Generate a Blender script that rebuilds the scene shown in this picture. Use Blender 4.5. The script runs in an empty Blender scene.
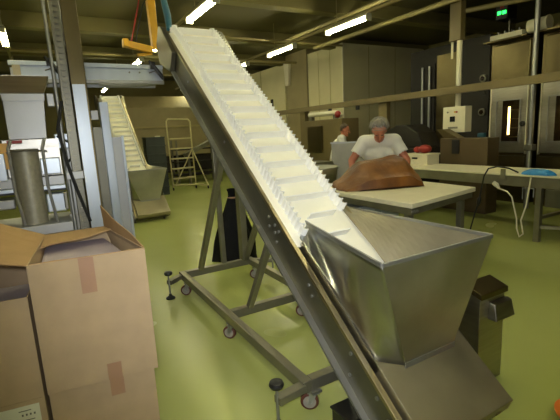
import bpy, bmesh, math, random
from mathutils import Vector, Matrix, noise
random.seed(7)
S = bpy.context.scene
COL = S.collection
R = math.radians
PI = math.pi

# ------------------------------------------------------------------ materials
def new_mat(name):
    m = bpy.data.materials.new(name); m.use_nodes = True
    nt = m.node_tree
    return m, nt, nt.nodes['Principled BSDF']

def lin(c):
    return tuple((x / 12.92 if x <= .04045 else ((x + .055) / 1.055) ** 2.4) for x in [v / 255 for v in c]) + (1,)

def mat(name, rgb, rough=.5, metal=0., var=.12, scale=6., bump=0., bscale=60., stretch=None, spec=.5, coat=0.):
    """procedural: base colour broken up by noise, optional brushed/bumpy surface"""
    m, nt, b = new_mat(name)
    N, L = nt.nodes, nt.links
    c = lin(rgb)
    tc = N.new('ShaderNodeTexCoord'); mp = N.new('ShaderNodeMapping')
    L.new(tc.outputs['Object'], mp.inputs['Vector'])
    if stretch: mp.inputs['Scale'].default_value = stretch
    nz = N.new('ShaderNodeTexNoise'); nz.inputs['Scale'].default_value = scale; nz.inputs['Detail'].default_value = 4
    L.new(mp.outputs['Vector'], nz.inputs['Vector'])
    rp = N.new('ShaderNodeValToRGB')
    rp.color_ramp.elements[0].position = .3; rp.color_ramp.elements[1].position = .7
    rp.color_ramp.elements[0].color = tuple(x * (1 - var) for x in c[:3]) + (1,)
    rp.color_ramp.elements[1].color = tuple(min(1, x * (1 + var)) for x in c[:3]) + (1,)
    L.new(nz.outputs['Fac'], rp.inputs['Fac']); L.new(rp.outputs['Color'], b.inputs['Base Color'])
    b.inputs['Roughness'].default_value = rough; b.inputs['Metallic'].default_value = metal
    b.inputs['Specular IOR Level'].default_value = spec
    if coat:
        b.inputs['Coat Weight'].default_value = coat; b.inputs['Coat Roughness'].default_value = .12
    if metal:
        mr = N.new('ShaderNodeMapRange'); mr.inputs['To Min'].default_value = max(.05, rough - .08); mr.inputs['To Max'].default_value = rough + .1
        L.new(nz.outputs['Fac'], mr.inputs['Value']); L.new(mr.outputs['Result'], b.inputs['Roughness'])
    if bump:
        n2 = N.new('ShaderNodeTexNoise'); n2.inputs['Scale'].default_value = bscale; n2.inputs['Detail'].default_value = 3
        L.new(mp.outputs['Vector'], n2.inputs['Vector'])
        bp = N.new('ShaderNodeBump'); bp.inputs['Strength'].default_value = bump; bp.inputs['Distance'].default_value = .01
        L.new(n2.outputs['Fac'], bp.inputs['Height']); L.new(bp.outputs['Normal'], b.inputs['Normal'])
    return m

def emit(name, rgb, strength):
    m, nt, b = new_mat(name)
    b.inputs['Base Color'].default_value = lin(rgb)
    b.inputs['Emission Color'].default_value = lin(rgb)
    b.inputs['Emission Strength'].default_value = strength
    return m

M = {}
M['steel'] = mat('brushed_stainless', (168, 164, 152), .34, 1., .10, 5, .05, 40, (1, 1, 14))
M['tube_grey'] = mat('perforated_grey_tube', (158, 154, 134), .5, .45, .1, 40)
M['steel_front'] = mat('weathered_stainless', (176, 174, 160), .5, 1., .14, 3.5, .04, 12)
M['boot'] = mat('stained_stainless', (164, 156, 130), .48, .9, .14, 3, .05, 20)
M['panel_in'] = mat('inner_stainless', (166, 159, 140), .55, .9, .1, 3)
M['steel_flat'] = mat('satin_stainless', (164, 164, 160), .48, .9, .08, 4, .04, 30)
M['steel_sheet'] = mat('rolled_stainless_sheet', (182, 184, 182), .3, 1., .10, 3.0, .03, 2.4)
M['steel_dark'] = mat('dull_dark_steel', (122, 119, 104), .42, .85, .15, 5)
M['frame_steel'] = mat('frame_steel', (142, 138, 120), .42, .75, .12, 5)
M['post_tan'] = mat('worn_profile_steel', (168, 156, 126), .4, 1., .15, 5)
M['light_steel'] = mat('pale_bluish_steel', (184, 192, 198), .36, .6, .12, 5, 0, 60, (1, 1, .3))  # pale blue-white steel, the flash's brightness put into the base colour
M['belt'] = mat('white_belt_rubber', (246, 245, 238), .5, 0, .02, 8)
M['belt_base'] = mat('cream_belt_base', (250, 246, 224), .5, 0, .03, 5)
M['cardboard'] = mat('cardboard', (172, 149, 116), .85, 0, .06, 9, .08, 200, spec=.2)
M['cardboard_in'] = mat('cardboard_inside', (164, 134, 94), .9, 0, .06, 9, spec=.2)
M['tape'] = mat('brown_packing_tape', (158, 122, 94), .45, 0, .04, 9)
M['liner'] = mat('greyish_plastic_liner', (168, 156, 160), .45, 0, .1, 9)
M['label'] = mat('paper_label', (214, 214, 192), .7, 0, .02, 9)
M['ink'] = mat('label_ink', (96, 94, 84), .7, 0, .05, 9)
M['black_rubber'] = mat('black_rubber', (26, 26, 25), .55, 0, .2, 8)
M['black_plastic'] = mat('black_plastic', (30, 30, 29), .38, 0, .2, 8)
M['sack'] = mat('black_sack_plastic', (12, 12, 11), .7, 0, .2, 8, .5, 8, spec=.2)
M['wheel'] = mat('grey_caster_wheel', (150, 144, 134), .5, 0, .1, 8)
M['tread'] = mat('red_polyurethane_tread', (92, 50, 38), .5, 0, .12, 8)
M['yellow'] = mat('yellow_enamel', (214, 160, 28), .4, 0, .1, 6)
M['blue_hose'] = mat('blue_rubber_hose', (40, 92, 110), .5, 0, .1, 8)
M['blue'] = mat('blue_plastic_film', (44, 132, 198), .5, 0, .12, 20, .5, 25)
M['red'] = mat('red_plastic', (150, 36, 26), .5, 0, .12, 8)
M['orange'] = mat('orange_plastic', (226, 116, 20), .45, 0, .08, 8)
M['board'] = mat('white_polyethylene_board', (226, 218, 186), .5, 0, .04, 6)
M['cream'] = mat('cream_wall_panel', (196, 188, 146), .5, 0, .05, 1.5)
M['cream_box'] = mat('cream_enamel', (222, 216, 188), .45, 0, .03, 6)
M['brown_box'] = mat('brown_machine_enamel', (84, 70, 44), .5, .1, .1, 3)
M['far_tan'] = mat('dull_beige_metal', (138, 126, 88), .6, 0, .1, 2)
M['tan'] = mat('tan_painted_metal', (108, 95, 60), .5, .1, .1, 3)
M['dark_panel'] = mat('dark_machine_panel', (28, 24, 14), .7, 0, .2, 3)
M['brown_steel'] = mat('warm_stainless', (104, 94, 66), .36, 1., .1, 3)
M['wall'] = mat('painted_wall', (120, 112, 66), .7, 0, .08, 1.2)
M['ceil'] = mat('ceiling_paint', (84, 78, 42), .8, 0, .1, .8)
M['beam'] = mat('beam_paint', (112, 104, 60), .7, 0, .08, 1.5)
M['pipe'] = mat('pipe_paint', (150, 138, 92), .5, .2, .1, 4)
M['skin'] = mat('skin', (176, 108, 80), .55, 0, .06, 12)
M['shirt'] = mat('white_cotton', (226, 224, 212), .9, 0, .03, 10, .25, 14, spec=.1)
M['trousers'] = mat('white_work_trousers', (206, 202, 186), .9, 0, .04, 10)
M['hair'] = mat('greyish_dark_hair', (74, 62, 48), .8, 0, .2, 40)
M['eye'] = mat('eye_dark', (30, 24, 20), .3, 0, .05, 10)
M['green_led'] = emit('green_led', (40, 255, 90), 3.0)
M['lamp_glow'] = emit('oven_lamp', (255, 222, 130), 4.0)
M['tube'] = emit('fluorescent_tube', (255, 250, 206), 39.0)
M['fixture'] = mat('white_lamp_housing', (226, 222, 196), .5, 0, .03, 5)
M['glass_dark'] = mat('dark_oven_glass', (40, 28, 14), .12, 0, .2, 4, coat=.4)
M['screen'] = mat('dark_display', (24, 26, 30), .2, 0, .1, 8)

def dough_mat():
    m, nt, b = new_mat('brown_dough'); N, L = nt.nodes, nt.links
    tc = N.new('ShaderNodeTexCoord'); n = N.new('ShaderNodeTexNoise'); n.inputs['Scale'].default_value = 4; n.inputs['Detail'].default_value = 8
    rp = N.new('ShaderNodeValToRGB'); e = rp.color_ramp.elements
    e[0].position = .3; e[0].color = lin((84, 46, 12)); e[1].position = .72; e[1].color = lin((142, 92, 32))
    L.new(tc.outputs['Object'], n.inputs['Vector']); L.new(n.outputs['Fac'], rp.inputs['Fac']); L.new(rp.outputs['Color'], b.inputs['Base Color'])
    n2 = N.new('ShaderNodeTexNoise'); n2.inputs['Scale'].default_value = 26; n2.inputs['Detail'].default_value = 5
    bp = N.new('ShaderNodeBump'); bp.inputs['Strength'].default_value = .35; bp.inputs['Distance'].default_value = .02
    L.new(tc.outputs['Object'], n2.inputs['Vector']); L.new(n2.outputs['Fac'], bp.inputs['Height']); L.new(bp.outputs['Normal'], b.inputs['Normal'])
    b.inputs['Roughness'].default_value = .5
    return m
M['dough'] = dough_mat()

def floor_mat():
    m, nt, b = new_mat('green_epoxy_floor'); N, L = nt.nodes, nt.links
    tc = N.new('ShaderNodeTexCoord'); n = N.new('ShaderNodeTexNoise'); n.inputs['Scale'].default_value = .9; n.inputs['Detail'].default_value = 5
    rp = N.new('ShaderNodeValToRGB'); e = rp.color_ramp.elements
    e[0].position = .3; e[0].color = lin((164, 172, 94)); e[1].position = .7; e[1].color = lin((172, 179, 104))
    L.new(tc.outputs['Object'], n.inputs['Vector']); L.new(n.outputs['Fac'], rp.inputs['Fac'])
    # scuffs and small dirt marks
    n3 = N.new('ShaderNodeTexNoise'); n3.inputs['Scale'].default_value = 7; n3.inputs['Detail'].default_value = 9; n3.inputs['Roughness'].default_value = .75
    r3 = N.new('ShaderNodeValToRGB'); r3.color_ramp.elements[0].position = .27; r3.color_ramp.elements[0].color = (.45, .42, .34, 1)
    r3.color_ramp.elements[1].position = .36; r3.color_ramp.elements[1].color = (1, 1, 1, 1)
    L.new(tc.outputs['Object'], n3.inputs['Vector']); L.new(n3.outputs['Fac'], r3.inputs['Fac'])
    mx = N.new('ShaderNodeMix'); mx.data_type = 'RGBA'; mx.blend_type = 'MULTIPLY'; mx.inputs['Factor'].default_value = .18
    L.new(rp.outputs['Color'], mx.inputs['A']); L.new(r3.outputs['Color'], mx.inputs['B']); L.new(mx.outputs['Result'], b.inputs['Base Color'])
    n2 = N.new('ShaderNodeTexNoise'); n2.inputs['Scale'].default_value = 1.5; n2.inputs['Detail'].default_value = 1
    mr = N.new('ShaderNodeMapRange'); mr.inputs['To Min'].default_value = .2; mr.inputs['To Max'].default_value = .3
    L.new(tc.outputs['Object'], n2.inputs['Vector']); L.new(n2.outputs['Fac'], mr.inputs['Value']); L.new(mr.outputs['Result'], b.inputs['Roughness'])
    bp = N.new('ShaderNodeBump'); bp.inputs['Strength'].default_value = .02; bp.inputs['Distance'].default_value = .02
    L.new(n2.outputs['Fac'], bp.inputs['Height']); L.new(bp.outputs['Normal'], b.inputs['Normal'])
    return m
M['floor'] = floor_mat()

def net_mat():
    m, nt, b = new_mat('hairnet_gauze'); N, L = nt.nodes, nt.links
    b.inputs['Base Color'].default_value = lin((206, 202, 190)); b.inputs['Roughness'].default_value = .8
    tc = N.new('ShaderNodeTexCoord'); v = N.new('ShaderNodeTexVoronoi'); v.inputs['Scale'].default_value = 70; v.feature = 'DISTANCE_TO_EDGE'
    L.new(tc.outputs['Object'], v.inputs['Vector'])
    mr = N.new('ShaderNodeMapRange'); mr.inputs['From Min'].default_value = .02; mr.inputs['From Max'].default_value = .12
    mr.inputs['To Min'].default_value = .5; mr.inputs['To Max'].default_value = .12
    L.new(v.outputs['Distance'], mr.inputs['Value']); L.new(mr.outputs['Result'], b.inputs['Alpha'])
    return m
M['net'] = net_mat()

# ------------------------------------------------------------------ object helpers
ORG = Vector((0, 0, 0))
def props(o, label=None, cat=None, group=None, kind=None):
    if label: o['label'] = label
    if cat: o['category'] = cat
    if group: o['group'] = group
    if kind: o['kind'] = kind
    return o

def thing(name, label, cat, loc=(0, 0, 0), rz=0, group=None):
    """Empty at the thing's base; the parts that follow are given in world metres before rotation about loc"""
    global ORG
    o = bpy.data.objects.new(name, None); COL.objects.link(o)
    o.location = loc; o.rotation_euler = (0, 0, rz); o.empty_display_size = .1
    ORG = Vector(loc)
    return props(o, label, cat, group)

class MB:
    def __init__(s): s.bm = bmesh.new()
    def hexa(s, p):
        v = [s.bm.verts.new(q) for q in p]
        for f in ((3, 2, 1, 0), (4, 5, 6, 7), (0, 1, 5, 4), (1, 2, 6, 5), (2, 3, 7, 6), (3, 0, 4, 7)):
            s.bm.faces.new([v[i] for i in f])
        return s
    def box(s, x0, x1, y0, y1, z0, z1):
        return s.hexa([(x0, y0, z0), (x1, y0, z0), (x1, y1, z0), (x0, y1, z0), (x0, y0, z1), (x1, y0, z1), (x1, y1, z1), (x0, y1, z1)])
    def bar(s, a, b, w, h, up=(0, 0, 1)):
        a = Vector(a); b = Vector(b); d = (b - a).normalized(); up = Vector(up)
        x = d.cross(up)
        if x.length < 1e-4: x = d.cross(Vector((1, 0, 0)))
        x.normalize(); u = x.cross(d)
        x *= w / 2; u *= h / 2
        return s.hexa([a - x - u, a + x - u, b + x - u, b - x - u, a - x + u, a + x + u, b + x + u, b - x + u])
    def prism(s, poly, ax, a0, a1):
        """poly in the two axes other than ax, extruded from a0 to a1 along ax"""
        def P(q, t):
            if ax == 'x': return (t, q[0], q[1])
            if ax == 'y': return (q[0], t, q[1])
            return (q[0], q[1], t)
        v0 = [s.bm.verts.new(P(q, a0)) for q in poly]; v1 = [s.bm.verts.new(P(q, a1)) for q in poly]
        n = len(poly)
        s.bm.faces.new(v0[::-1]); s.bm.faces.new(v1)
        for i in range(n):
            s.bm.faces.new([v0[i], v0[(i + 1) % n], v1[(i + 1) % n], v1[i]])
        return s
    def tube(s, pts, r, n=10, closed=False):
        pts = [Vector(p) for p in pts]; rings = []
        m = len(pts); prev = None
        for i, p in enumerate(pts):
            if closed: t = pts[(i + 1) % m] - pts[i - 1]
            elif i == 0: t = pts[1] - p
            elif i == m - 1: t = p - pts[-2]
            else: t = (pts[i + 1] - p).normalized() + (p - pts[i - 1]).normalized()
            t.normalize()
            if prev is None:
                u = t.orthogonal().normalized()
            else:
                u = prev - t * prev.dot(t)
                if u.length < 1e-5: u = t.orthogonal()
                u.normalize()
            prev = u; w = t.cross(u)
            rr = r[i] if isinstance(r, (list, tuple)) else r
            rings.append([s.bm.verts.new(p + (u * math.cos(2 * PI * k / n) + w * math.sin(2 * PI * k / n)) * rr) for k in range(n)])
        for i in range(m if closed else m - 1):
            a, b = rings[i], rings[(i + 1) % m]
            for k in range(n):
                s.bm.faces.new([a[k], a[(k + 1) % n], b[(k + 1) % n], b[k]])
        if not closed:
            s.bm.faces.new(rings[0][::-1]); s.bm.faces.new(rings[-1])
        return s
    def cyl(s, a, b, r, r2=None, n=16):
        return s.tube([a, b], [r, r if r2 is None else r2], n)
    def lathe(s, prof, c, n=24, ax='z'):
        rings = []
        for (r, h) in prof:
            ring = []
            for k in range(n):
                ca, sa = math.cos(2 * PI * k / n) * max(r, 1e-4), math.sin(2 * PI * k / n) * max(r, 1e-4)
                p = {'z': (ca, sa, h), 'x': (h, ca, sa), 'y': (ca, h, sa)}[ax]
                ring.append(s.bm.verts.new(Vector(c) + Vector(p)))
            rings.append(ring)
        for a, b in zip(rings, rings[1:]):
            for k in range(n):
                s.bm.faces.new([a[k], a[(k + 1) % n], b[(k + 1) % n], b[k]])
        s.bm.faces.new(rings[0][::-1]); s.bm.faces.new(rings[-1])
        return s
    def grid(s, rows):
        v = [[s.bm.verts.new(p) for p in r] for r in rows]
        for a, b in zip(v, v[1:]):
            for i in range(len(a) - 1):
                s.bm.faces.new([a[i], a[i + 1], b[i + 1], b[i]])
        return s
    def ball(s, c, r, sc=(1, 1, 1), n=16, rot=None):
        mt = Matrix.Translation(c) @ (rot.to_4x4() if rot else Matrix()) @ Matrix.Diagonal((r * sc[0], r * sc[1], r * sc[2], 1))
        bmesh.ops.create_uvsphere(s.bm, u_segments=n, v_segments=max(6, n // 2 + 2), radius=1, matrix=mt)
        return s
    def build(s, name, material, parent=None, bevel=0., solid=0., smooth=False, sub=0, kind=None, org=None):
        bm = s.bm
        bmesh.ops.recalc_face_normals(bm, faces=bm.faces[:])
        if parent is not None:
            o0 = ORG if org is None else Vector(org)
        else:
            xs = [v.co for v in bm.verts]
            lo = Vector([min(c[i] for c in xs) for i in range(3)]); hi = Vector([max(c[i] for c in xs) for i in range(3)])
            o0 = Vector(((lo.x + hi.x) / 2, (lo.y + hi.y) / 2, lo.z))
        bmesh.ops.translate(bm, verts=bm.verts[:], vec=-o0)
        me = bpy.data.meshes.new(name); bm.to_mesh(me); bm.free()
        me.materials.append(material)
        o = bpy.data.objects.new(name, me); COL.objects.link(o)
        if parent is not None: o.parent = parent
        else: o.location = o0
        if smooth:
            for p in me.polygons: p.use_smooth = True
            try: me.set_sharp_from_angle(angle=R(40))
            except Exception: pass
        if solid:
            md = o.modifiers.new('solid', 'SOLIDIFY'); md.thickness = solid; md.offset = 0
        if bevel:
            md = o.modifiers.new('bevel', 'BEVEL'); md.width = bevel; md.segments = 2; md.limit_method = 'ANGLE'; md.angle_limit = R(40)
        if sub:
            md = o.modifiers.new('sub', 'SUBSURF'); md.levels = sub; md.render_levels = sub
        if kind: o['kind'] = kind
        return o

def children(o): return [c for c in bpy.data.objects if c.parent == o]
def copy_tree(o, parent=None):
    c = o.copy(); COL.objects.link(c)
    if parent is not None: c.parent = parent
    for ch in children(o): copy_tree(ch, c)
    return c

def struct(name, mb, m, **k):
    return mb.build(name, m, kind='structure', **k)

# ------------------------------------------------------------------ room shell
X0, X1, Y0, Y1, ZC = -4.5, 12.0, -4.0, 20.0, 4.25
struct('floor', MB().box(X0, X1, Y0, Y1, -.1, 0), M['floor'])
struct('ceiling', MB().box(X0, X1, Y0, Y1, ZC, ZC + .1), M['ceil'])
struct('wall_back', MB().box(X0, X1, Y1, Y1 + .15, 0, ZC), M['wall'])
struct('wall_left', MB().box(X0 - .15, X0, Y0, Y1, 0, ZC), M['wall'])
struct('wall_right', MB().box(X1, X1 + .15, Y0, Y1, 0, ZC), M['wall'])
struct('wall_front', MB().box(X0, X1, Y0 - .15, Y0, 0, ZC), M['wall'])
n = 1
for y in (1.2, 4.2, 7.2, 10.2, 13.2, 16.2):
    struct('trim_%d' % n, MB().box(X0, X1, y, y + .28, ZC - .3, ZC), M['beam'], bevel=.01); n += 1

# ------------------------------------------------------------------ fluorescent lamps in three rows
def lamp(x, y, label, group):
    t = thing('ceiling_light', label, 'light', (x, y + .62, 3.5), 0, group)
    MB().prism([(x - .06, 3.58), (x - .045, 3.62), (x + .045, 3.62), (x + .06, 3.58)], 'y', y, y + 1.25).build('lamp_housing', M['fixture'], t)
    for dx in (-.024, .024):
        MB().cyl((x + dx, y + .03, 3.535), (x + dx, y + 1.22, 3.535), .0145, n=8).build('fluorescent_tube', M['tube'], t)
    for yy in (y + .0, y + 1.22):
        MB().box(x - .06, x + .06, yy, yy + .03, 3.5, 3.6).build('lamp_holder', M['fixture'], t)
    return t
rowA = [(3.47, 'fluorescent light cut off at the top edge, nearest of the right row'),
        (5.97, 'long bright fluorescent light right of the conveyor top, hung in front of the cold room'),
        (8.47, 'fluorescent light between the conveyor top and the cold room, second bright one of the row'),
        (10.97, 'small distant fluorescent light close beside the right edge of the large conveyor belt'), (13.47, 0), (15.97, 0)]
rowB = [(-1.53, 0), (.97, 0), (3.47, 0), (5.99, 'bright fluorescent light hanging right above the top end of the large conveyor'), (8.49, 0), (10.99, 0), (13.49, 0),
        (16.9, 'tiny far fluorescent light seen just above the top of the distant conveyor')]
rowC = [(-1.53, 0), (.97, 0), (3.47, 0), (6.3, 0), (8.72, 'bright fluorescent light at the left edge of the picture')]
rowD = [(.97, 0), (3.47, 0), (5.97, 0)]
hid = 'fluorescent batten lamp of the same rows, not visible in the picture'
for X, row in ((5.45, rowA), (2.53, rowB), (-.27, rowC)):
    for y, lb in row:
        lamp(X, y, lb or hid, 'fluorescent ceiling lights' if lb else 'ceiling lights out of sight')
def rail(x, y0, y1, label):
    t = thing('lamp_rail', label, 'rail', (x, (y0 + y1) / 2, 3.62), 0, 'lamp suspension rails')
    MB().box(x - .025, x + .025, y0, y1, 3.62, 3.67).build('channel', M['pipe'], t)
    y = y0 + .4
    while y < y1:
        MB().cyl((x, y, 3.665), (x, y, ZC), .008, n=6).build('hanger_rod', M['pipe'], t); y += 2.5
rail(5.45, -3.5, 18, 'painted channel rail carrying the row of lights right of the conveyor')
rail(2.53, -3.5, 18.5, 'painted channel rail carrying the light above the conveyor top')
rail(-.27, -3.5, 18, 'painted channel rail carrying the light at the left edge')
# pipes under the ceiling
def pipe(pts, r, label, m='pipe'):
    return props(MB().tube(pts, r, 8).build('ceiling_pipe', M[m], smooth=True), label, 'pipe', 'pipes under the ceiling')
pipe([(-2.5, 12.4, 3.9), (9, 12.4, 3.9)], .045, 'thin pipe running across under the ceiling, behind the yellow hoist')
pipe([(2.9, 9.4, 3.85), (7.6, 9.4, 3.85)], .03, 'thin pipe across the ceiling, between conveyor top and cold room')
pipe([(6.8, 1.0, 3.78), (6.8, 9.6, 3.78)], .05, 'straight pipe below the ceiling along the ovens, right of the lamp row')
pipe([(6.0, 2.0, 3.95), (6.0, 9.8, 3.95)], .04, 'straight pipe below the ceiling close to the lamp row over the cold room')
pipe([(7.0, 5.32, 3.6), (7.6, 4.6, 3.66), (8.0, 4.0, 3.7)], .045, 'short tan pipe leading from the conduit post to the ovens')
pipe([(3.9, 11.3, 4.18), (3.9, 11.3, 3.6), (4.4, 11.3, 3.6), (4.4, 11.3, 4.18)], .02, 'small looped pipe hanging from the ceiling behind the conveyor')

# ------------------------------------------------------------------ the large inclined conveyor
SL = .765; TH = math.atan(SL); CT, ST = math.cos(TH), math.sin(TH)
YB, ZB = 1.2, 1.21 + SL * (1.2 - 2.545)
def ic(x, s, nn): return (x, YB + s * CT - nn * ST, ZB + s * ST + nn * CT)
def sn(s, nn): return (YB + s * CT - nn * ST, ZB + s * ST + nn * CT)
XL, XR = 1.30, 1.875
STOP = 4.03
conv = thing('incline_conveyor', 'large steel inclined conveyor with white cleated belt and open hopper, standing in the foreground', 'conveyor', (1.5, 2.9, 0), 0, 'inclined conveyors')
for x0, x1 in ((XL, XL + .006), (XR - .006, XR)):
    MB().prism([sn(-.12, -.215), sn(STOP + .06, -.215), sn(STOP + .06, 0), sn(-.12, 0)], 'x', x0, x1).build('side_plate', M['steel_dark'], conv)
for x0, x1 in ((XL - .012, XL + .022), (XR - .022, XR + .012)):
    MB().prism([sn(-.12, -.012), sn(STOP + .05, -.012), sn(STOP + .05, .012), sn(-.12, .012)], 'x', x0, x1).build('top_rail', M['post_tan'], conv, bevel=.003)
for x0, x1 in ((XL - .04, XL), (XR, XR + .04)):
    MB().prism([sn(-.02, -.228), sn(STOP - .25, -.228), sn(STOP - .25, -.212), sn(-.02, -.212)], 'x', x0, x1).build('bottom_flange', M['steel_flat'], conv)
# second bright guard strip beside the boot
MB().prism([sn(-.12, -.05), sn(1.2, -.05), sn(1.2, -.012), sn(-.12, -.012)], 'x', XL + .008, XL + .040).build('guard_strip', M['steel_dark'], conv)
# belt loop
HR = .10
BN = .015
def bp(s, lift=0):
    """point + normal angle on the belt's upper run and head drum"""
    if s <= STOP: return sn(s, BN + lift)
    a = (s - STOP) / HR
    cs, cn = STOP, BN - HR
    r = HR + lift
    return sn(cs + r * math.sin(a), cn + r * math.cos(a))
ss = [-.05 + i * .1 for i in range(43)] + [STOP + HR * a for a in (0, .3, .6, .9, 1.2, 1.5, 1.8, 2.2, 2.6, PI)]
outer = [bp(s) for s in ss] + [sn(STOP - .1, BN - 2 * HR), sn(-.0, BN - 2 * HR)]
inner = [bp(s, -.01) for s in ss] + [sn(STOP - .1, BN - 2 * HR + .01), sn(-.0, BN - 2 * HR + .01)]
b = MB()
for i in range(len(outer) - 1):
    b.prism([outer[i], outer[i + 1], inner[i + 1], inner[i]], 'x', XL + (.046 if i < 12 else .012), XR - .03)
bmesh.ops.remove_doubles(b.bm, verts=b.bm.verts[:], dist=1e-5)
b.build('belt', M['belt_base'], conv)
# corrugated side walls
def sidewall(xc, s0_):
    b = MB(); rows = []
    pit = .050; k = 8; N_ = int((STOP + .22 - s0_) / pit * k)
    for lift in (-.002, .04, .08):
        r = []
        for i in range(N_):
            s = s0_ + i * pit / k
            ph = 2 * PI * i / k
            w = math.sin(ph); w = math.copysign(abs(w) ** .7, w)
            y, z = bp(s + .012 * math.cos(ph), lift)
            r.append((xc + .017 * w, y, z))
        rows.append(r)
    b.grid(rows).build('belt_sidewall', M['belt'], conv, solid=.004, smooth=False)
sidewall(XL + .085, 1.20); sidewall(XR - .075, 1.36)
# cleats
s = 1.17
while s < STOP + .15:
    a = bp(s); c = bp(s + .010); d = bp(s - .012, .066); e = bp(s - .004, .068)
    MB().prism([a, c, e, d], 'x', XL + (.115 if s > 1.35 else .20), XR - (.105 if s > 1.4 else .16)).build('cleat', M['belt'], conv)
    s += .18
MB().cyl(ic(XL + .03, STOP, BN - HR), ic(XR - .03, STOP, BN - HR), HR - .014, n=20).build('head_drum', M['steel_dark'], conv, smooth=True)
# head guard and bearing
for x0, x1 in ((XL - .055, XL - .006), (XR + .006, XR + .05)):
    MB().prism([sn(STOP - .34, -.22), sn(STOP + .02, -.33), sn(STOP + .19, -.20), sn(STOP + .19, -.0), sn(STOP + .10, .035), sn(STOP - .12, .012), sn(STOP - .34, -.015)], 'x', x0, x1).build('head_guard', M['steel_dark'], conv, bevel=.006)
MB().prism([sn(STOP - .02, -.34), sn(STOP + .16, -.36), sn(STOP + .22, -.1), sn(STOP + .14, -.1), sn(STOP + .1, -.25), sn(STOP, -.25)], 'x', XL, XR).build('discharge_chute', M['steel'], conv)
# bolts on the near side plate
for s_, n_ in ((1.35, -.06), (1.38, -.10), (1.41, -.06), (1.46, -.12), (1.50, -.07), (1.33, -.14), (.92, -.07), (.86, -.10), (.45, -.05), (.38, -.16), (.2, -.05), (.12, -.16), (2.35, -.08), (3.3, -.1)):
    MB().cyl(ic(XL - .008, s_, n_), ic(XL + .001, s_, n_), .011, n=8).build('bolt', M['steel_flat'], conv)
# tail bearing
bb = MB().prism([sn(-.10, -.19), sn(.10, -.19), sn(.10, -.06), (sn(.05, -.02)), sn(-.05, -.02), sn(-.10, -.06)], 'x', XL - .03, XL).build('tail_bearing', M['steel_flat'], conv, bevel=.005)
MB().cyl(ic(XL - .075, 0, -.115), ic(XL - .03, 0, -.115), .042, n=16).build('bearing_boss', M['steel_dark'], bb, smooth=True)
MB().cyl(ic(XL - .085, 0, -.115), ic(XL - .07, 0, -.115), .02, n=12).build('shaft_end', M['steel_flat'], bb)
# boot housing at the foot
HT = .047
MB().prism([sn(-.10, HT), sn(.37, HT), sn(.37, -.14), sn(-.06, -.14), (1.115, .095)], 'x', XL + .038, 1.975).build('boot_cover', M['boot'], conv, bevel=.004)
MB().prism([sn(.30, HT), sn(1.16, HT), sn(1.16, -.10), sn(.30, -.14)], 'x', XL + .038, XL + .043).build('boot_side_panel', M['steel'], conv)
MB().prism([sn(.25, HT), sn(.62, HT), sn(1.05, -.04), sn(1.05, -.2), sn(.25, -.2)], 'x', 1.968, 1.974).build('boot_side_panel', M['steel_dark'], conv)
# hopper
A = Vector((1.50, 2.30, 1.0)); B = Vector((1.235, 1.285, 1.0)); Cc = Vector((2.03, 1.285, 1.0)); D = Vector((2.005, 2.50, 1.0))
Pp = Vector((1.487, 1.378, .385)); Rr = Vector((1.852, 1.378, .385))
hop = MB().grid([[Vector(Pp).lerp(Rr, i / 6).lerp(B.lerp(Cc, i / 6), j / 6) for i in range(7)] for j in range(7)]).build('hopper_front_panel', M['steel_front'], conv, solid=.004)
def left_low(t):
    Sx = Vector((XL + .042, 2.12, .944)); Q = Vector((XL + .046, 1.445, .425))
    return Sx.lerp(Q, t / .8) if t < .8 else Q.lerp(Pp, (t - .8) / .2)
rows = []
for j in range(15):
    v = j / 14; r = []
    for i in range(29):
        t = i / 28
        p = left_low(t).lerp(A.lerp(B, t), v)
        bulge = math.sin(PI * v) * math.sin(PI * t)
        p += Vector((.05, .02, -.02)) * bulge * (1 - .4 * t)
        q = math.exp(-((t - .60 - .16 * (v - .5)) / .05) ** 2) * math.exp(-((v - .5) / .3) ** 2)
        p += Vector((-.024, 0, .014)) * q
        q = math.exp(-((t - .86 - .06 * (v - .3)) / .04) ** 2) * math.exp(-((v - .22) / .2) ** 2)
        p += Vector((-.018, 0, .012)) * q
        r.append(p)
    rows.append(r)
MB().grid(rows).build('hopper_left_panel', M['steel_sheet'], conv, solid=.004, smooth=True)
def belt_z(y): return sn(0, BN)[1] + (y - sn(0, BN)[0]) * SL
rows = []
for j in range(9):
    v = j / 8
    low0 = Rr; low1 = Vector((1.80, 2.36, belt_z(2.36) + .02))
    rows.append([low0.lerp(low1, i / 12).lerp(Cc.lerp(D, i / 12), v) for i in range(13)])
MB().grid(rows).build('hopper_right_panel', M['panel_in'], conv, solid=.004)
for pts in ([A + Vector((.0, .03, .0)), B], [B, Cc], [Cc, D]):
    MB().bar(pts[0], pts[1], .012, .022).build('hopper_rim', M['steel_flat'], conv, bevel=.003)
MB().bar(Pp + Vector((-.01, -.006, .004)), Rr + Vector((.01, -.006, .004)), .006, .03).build('hopper_seam', M['steel_flat'], conv)
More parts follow.
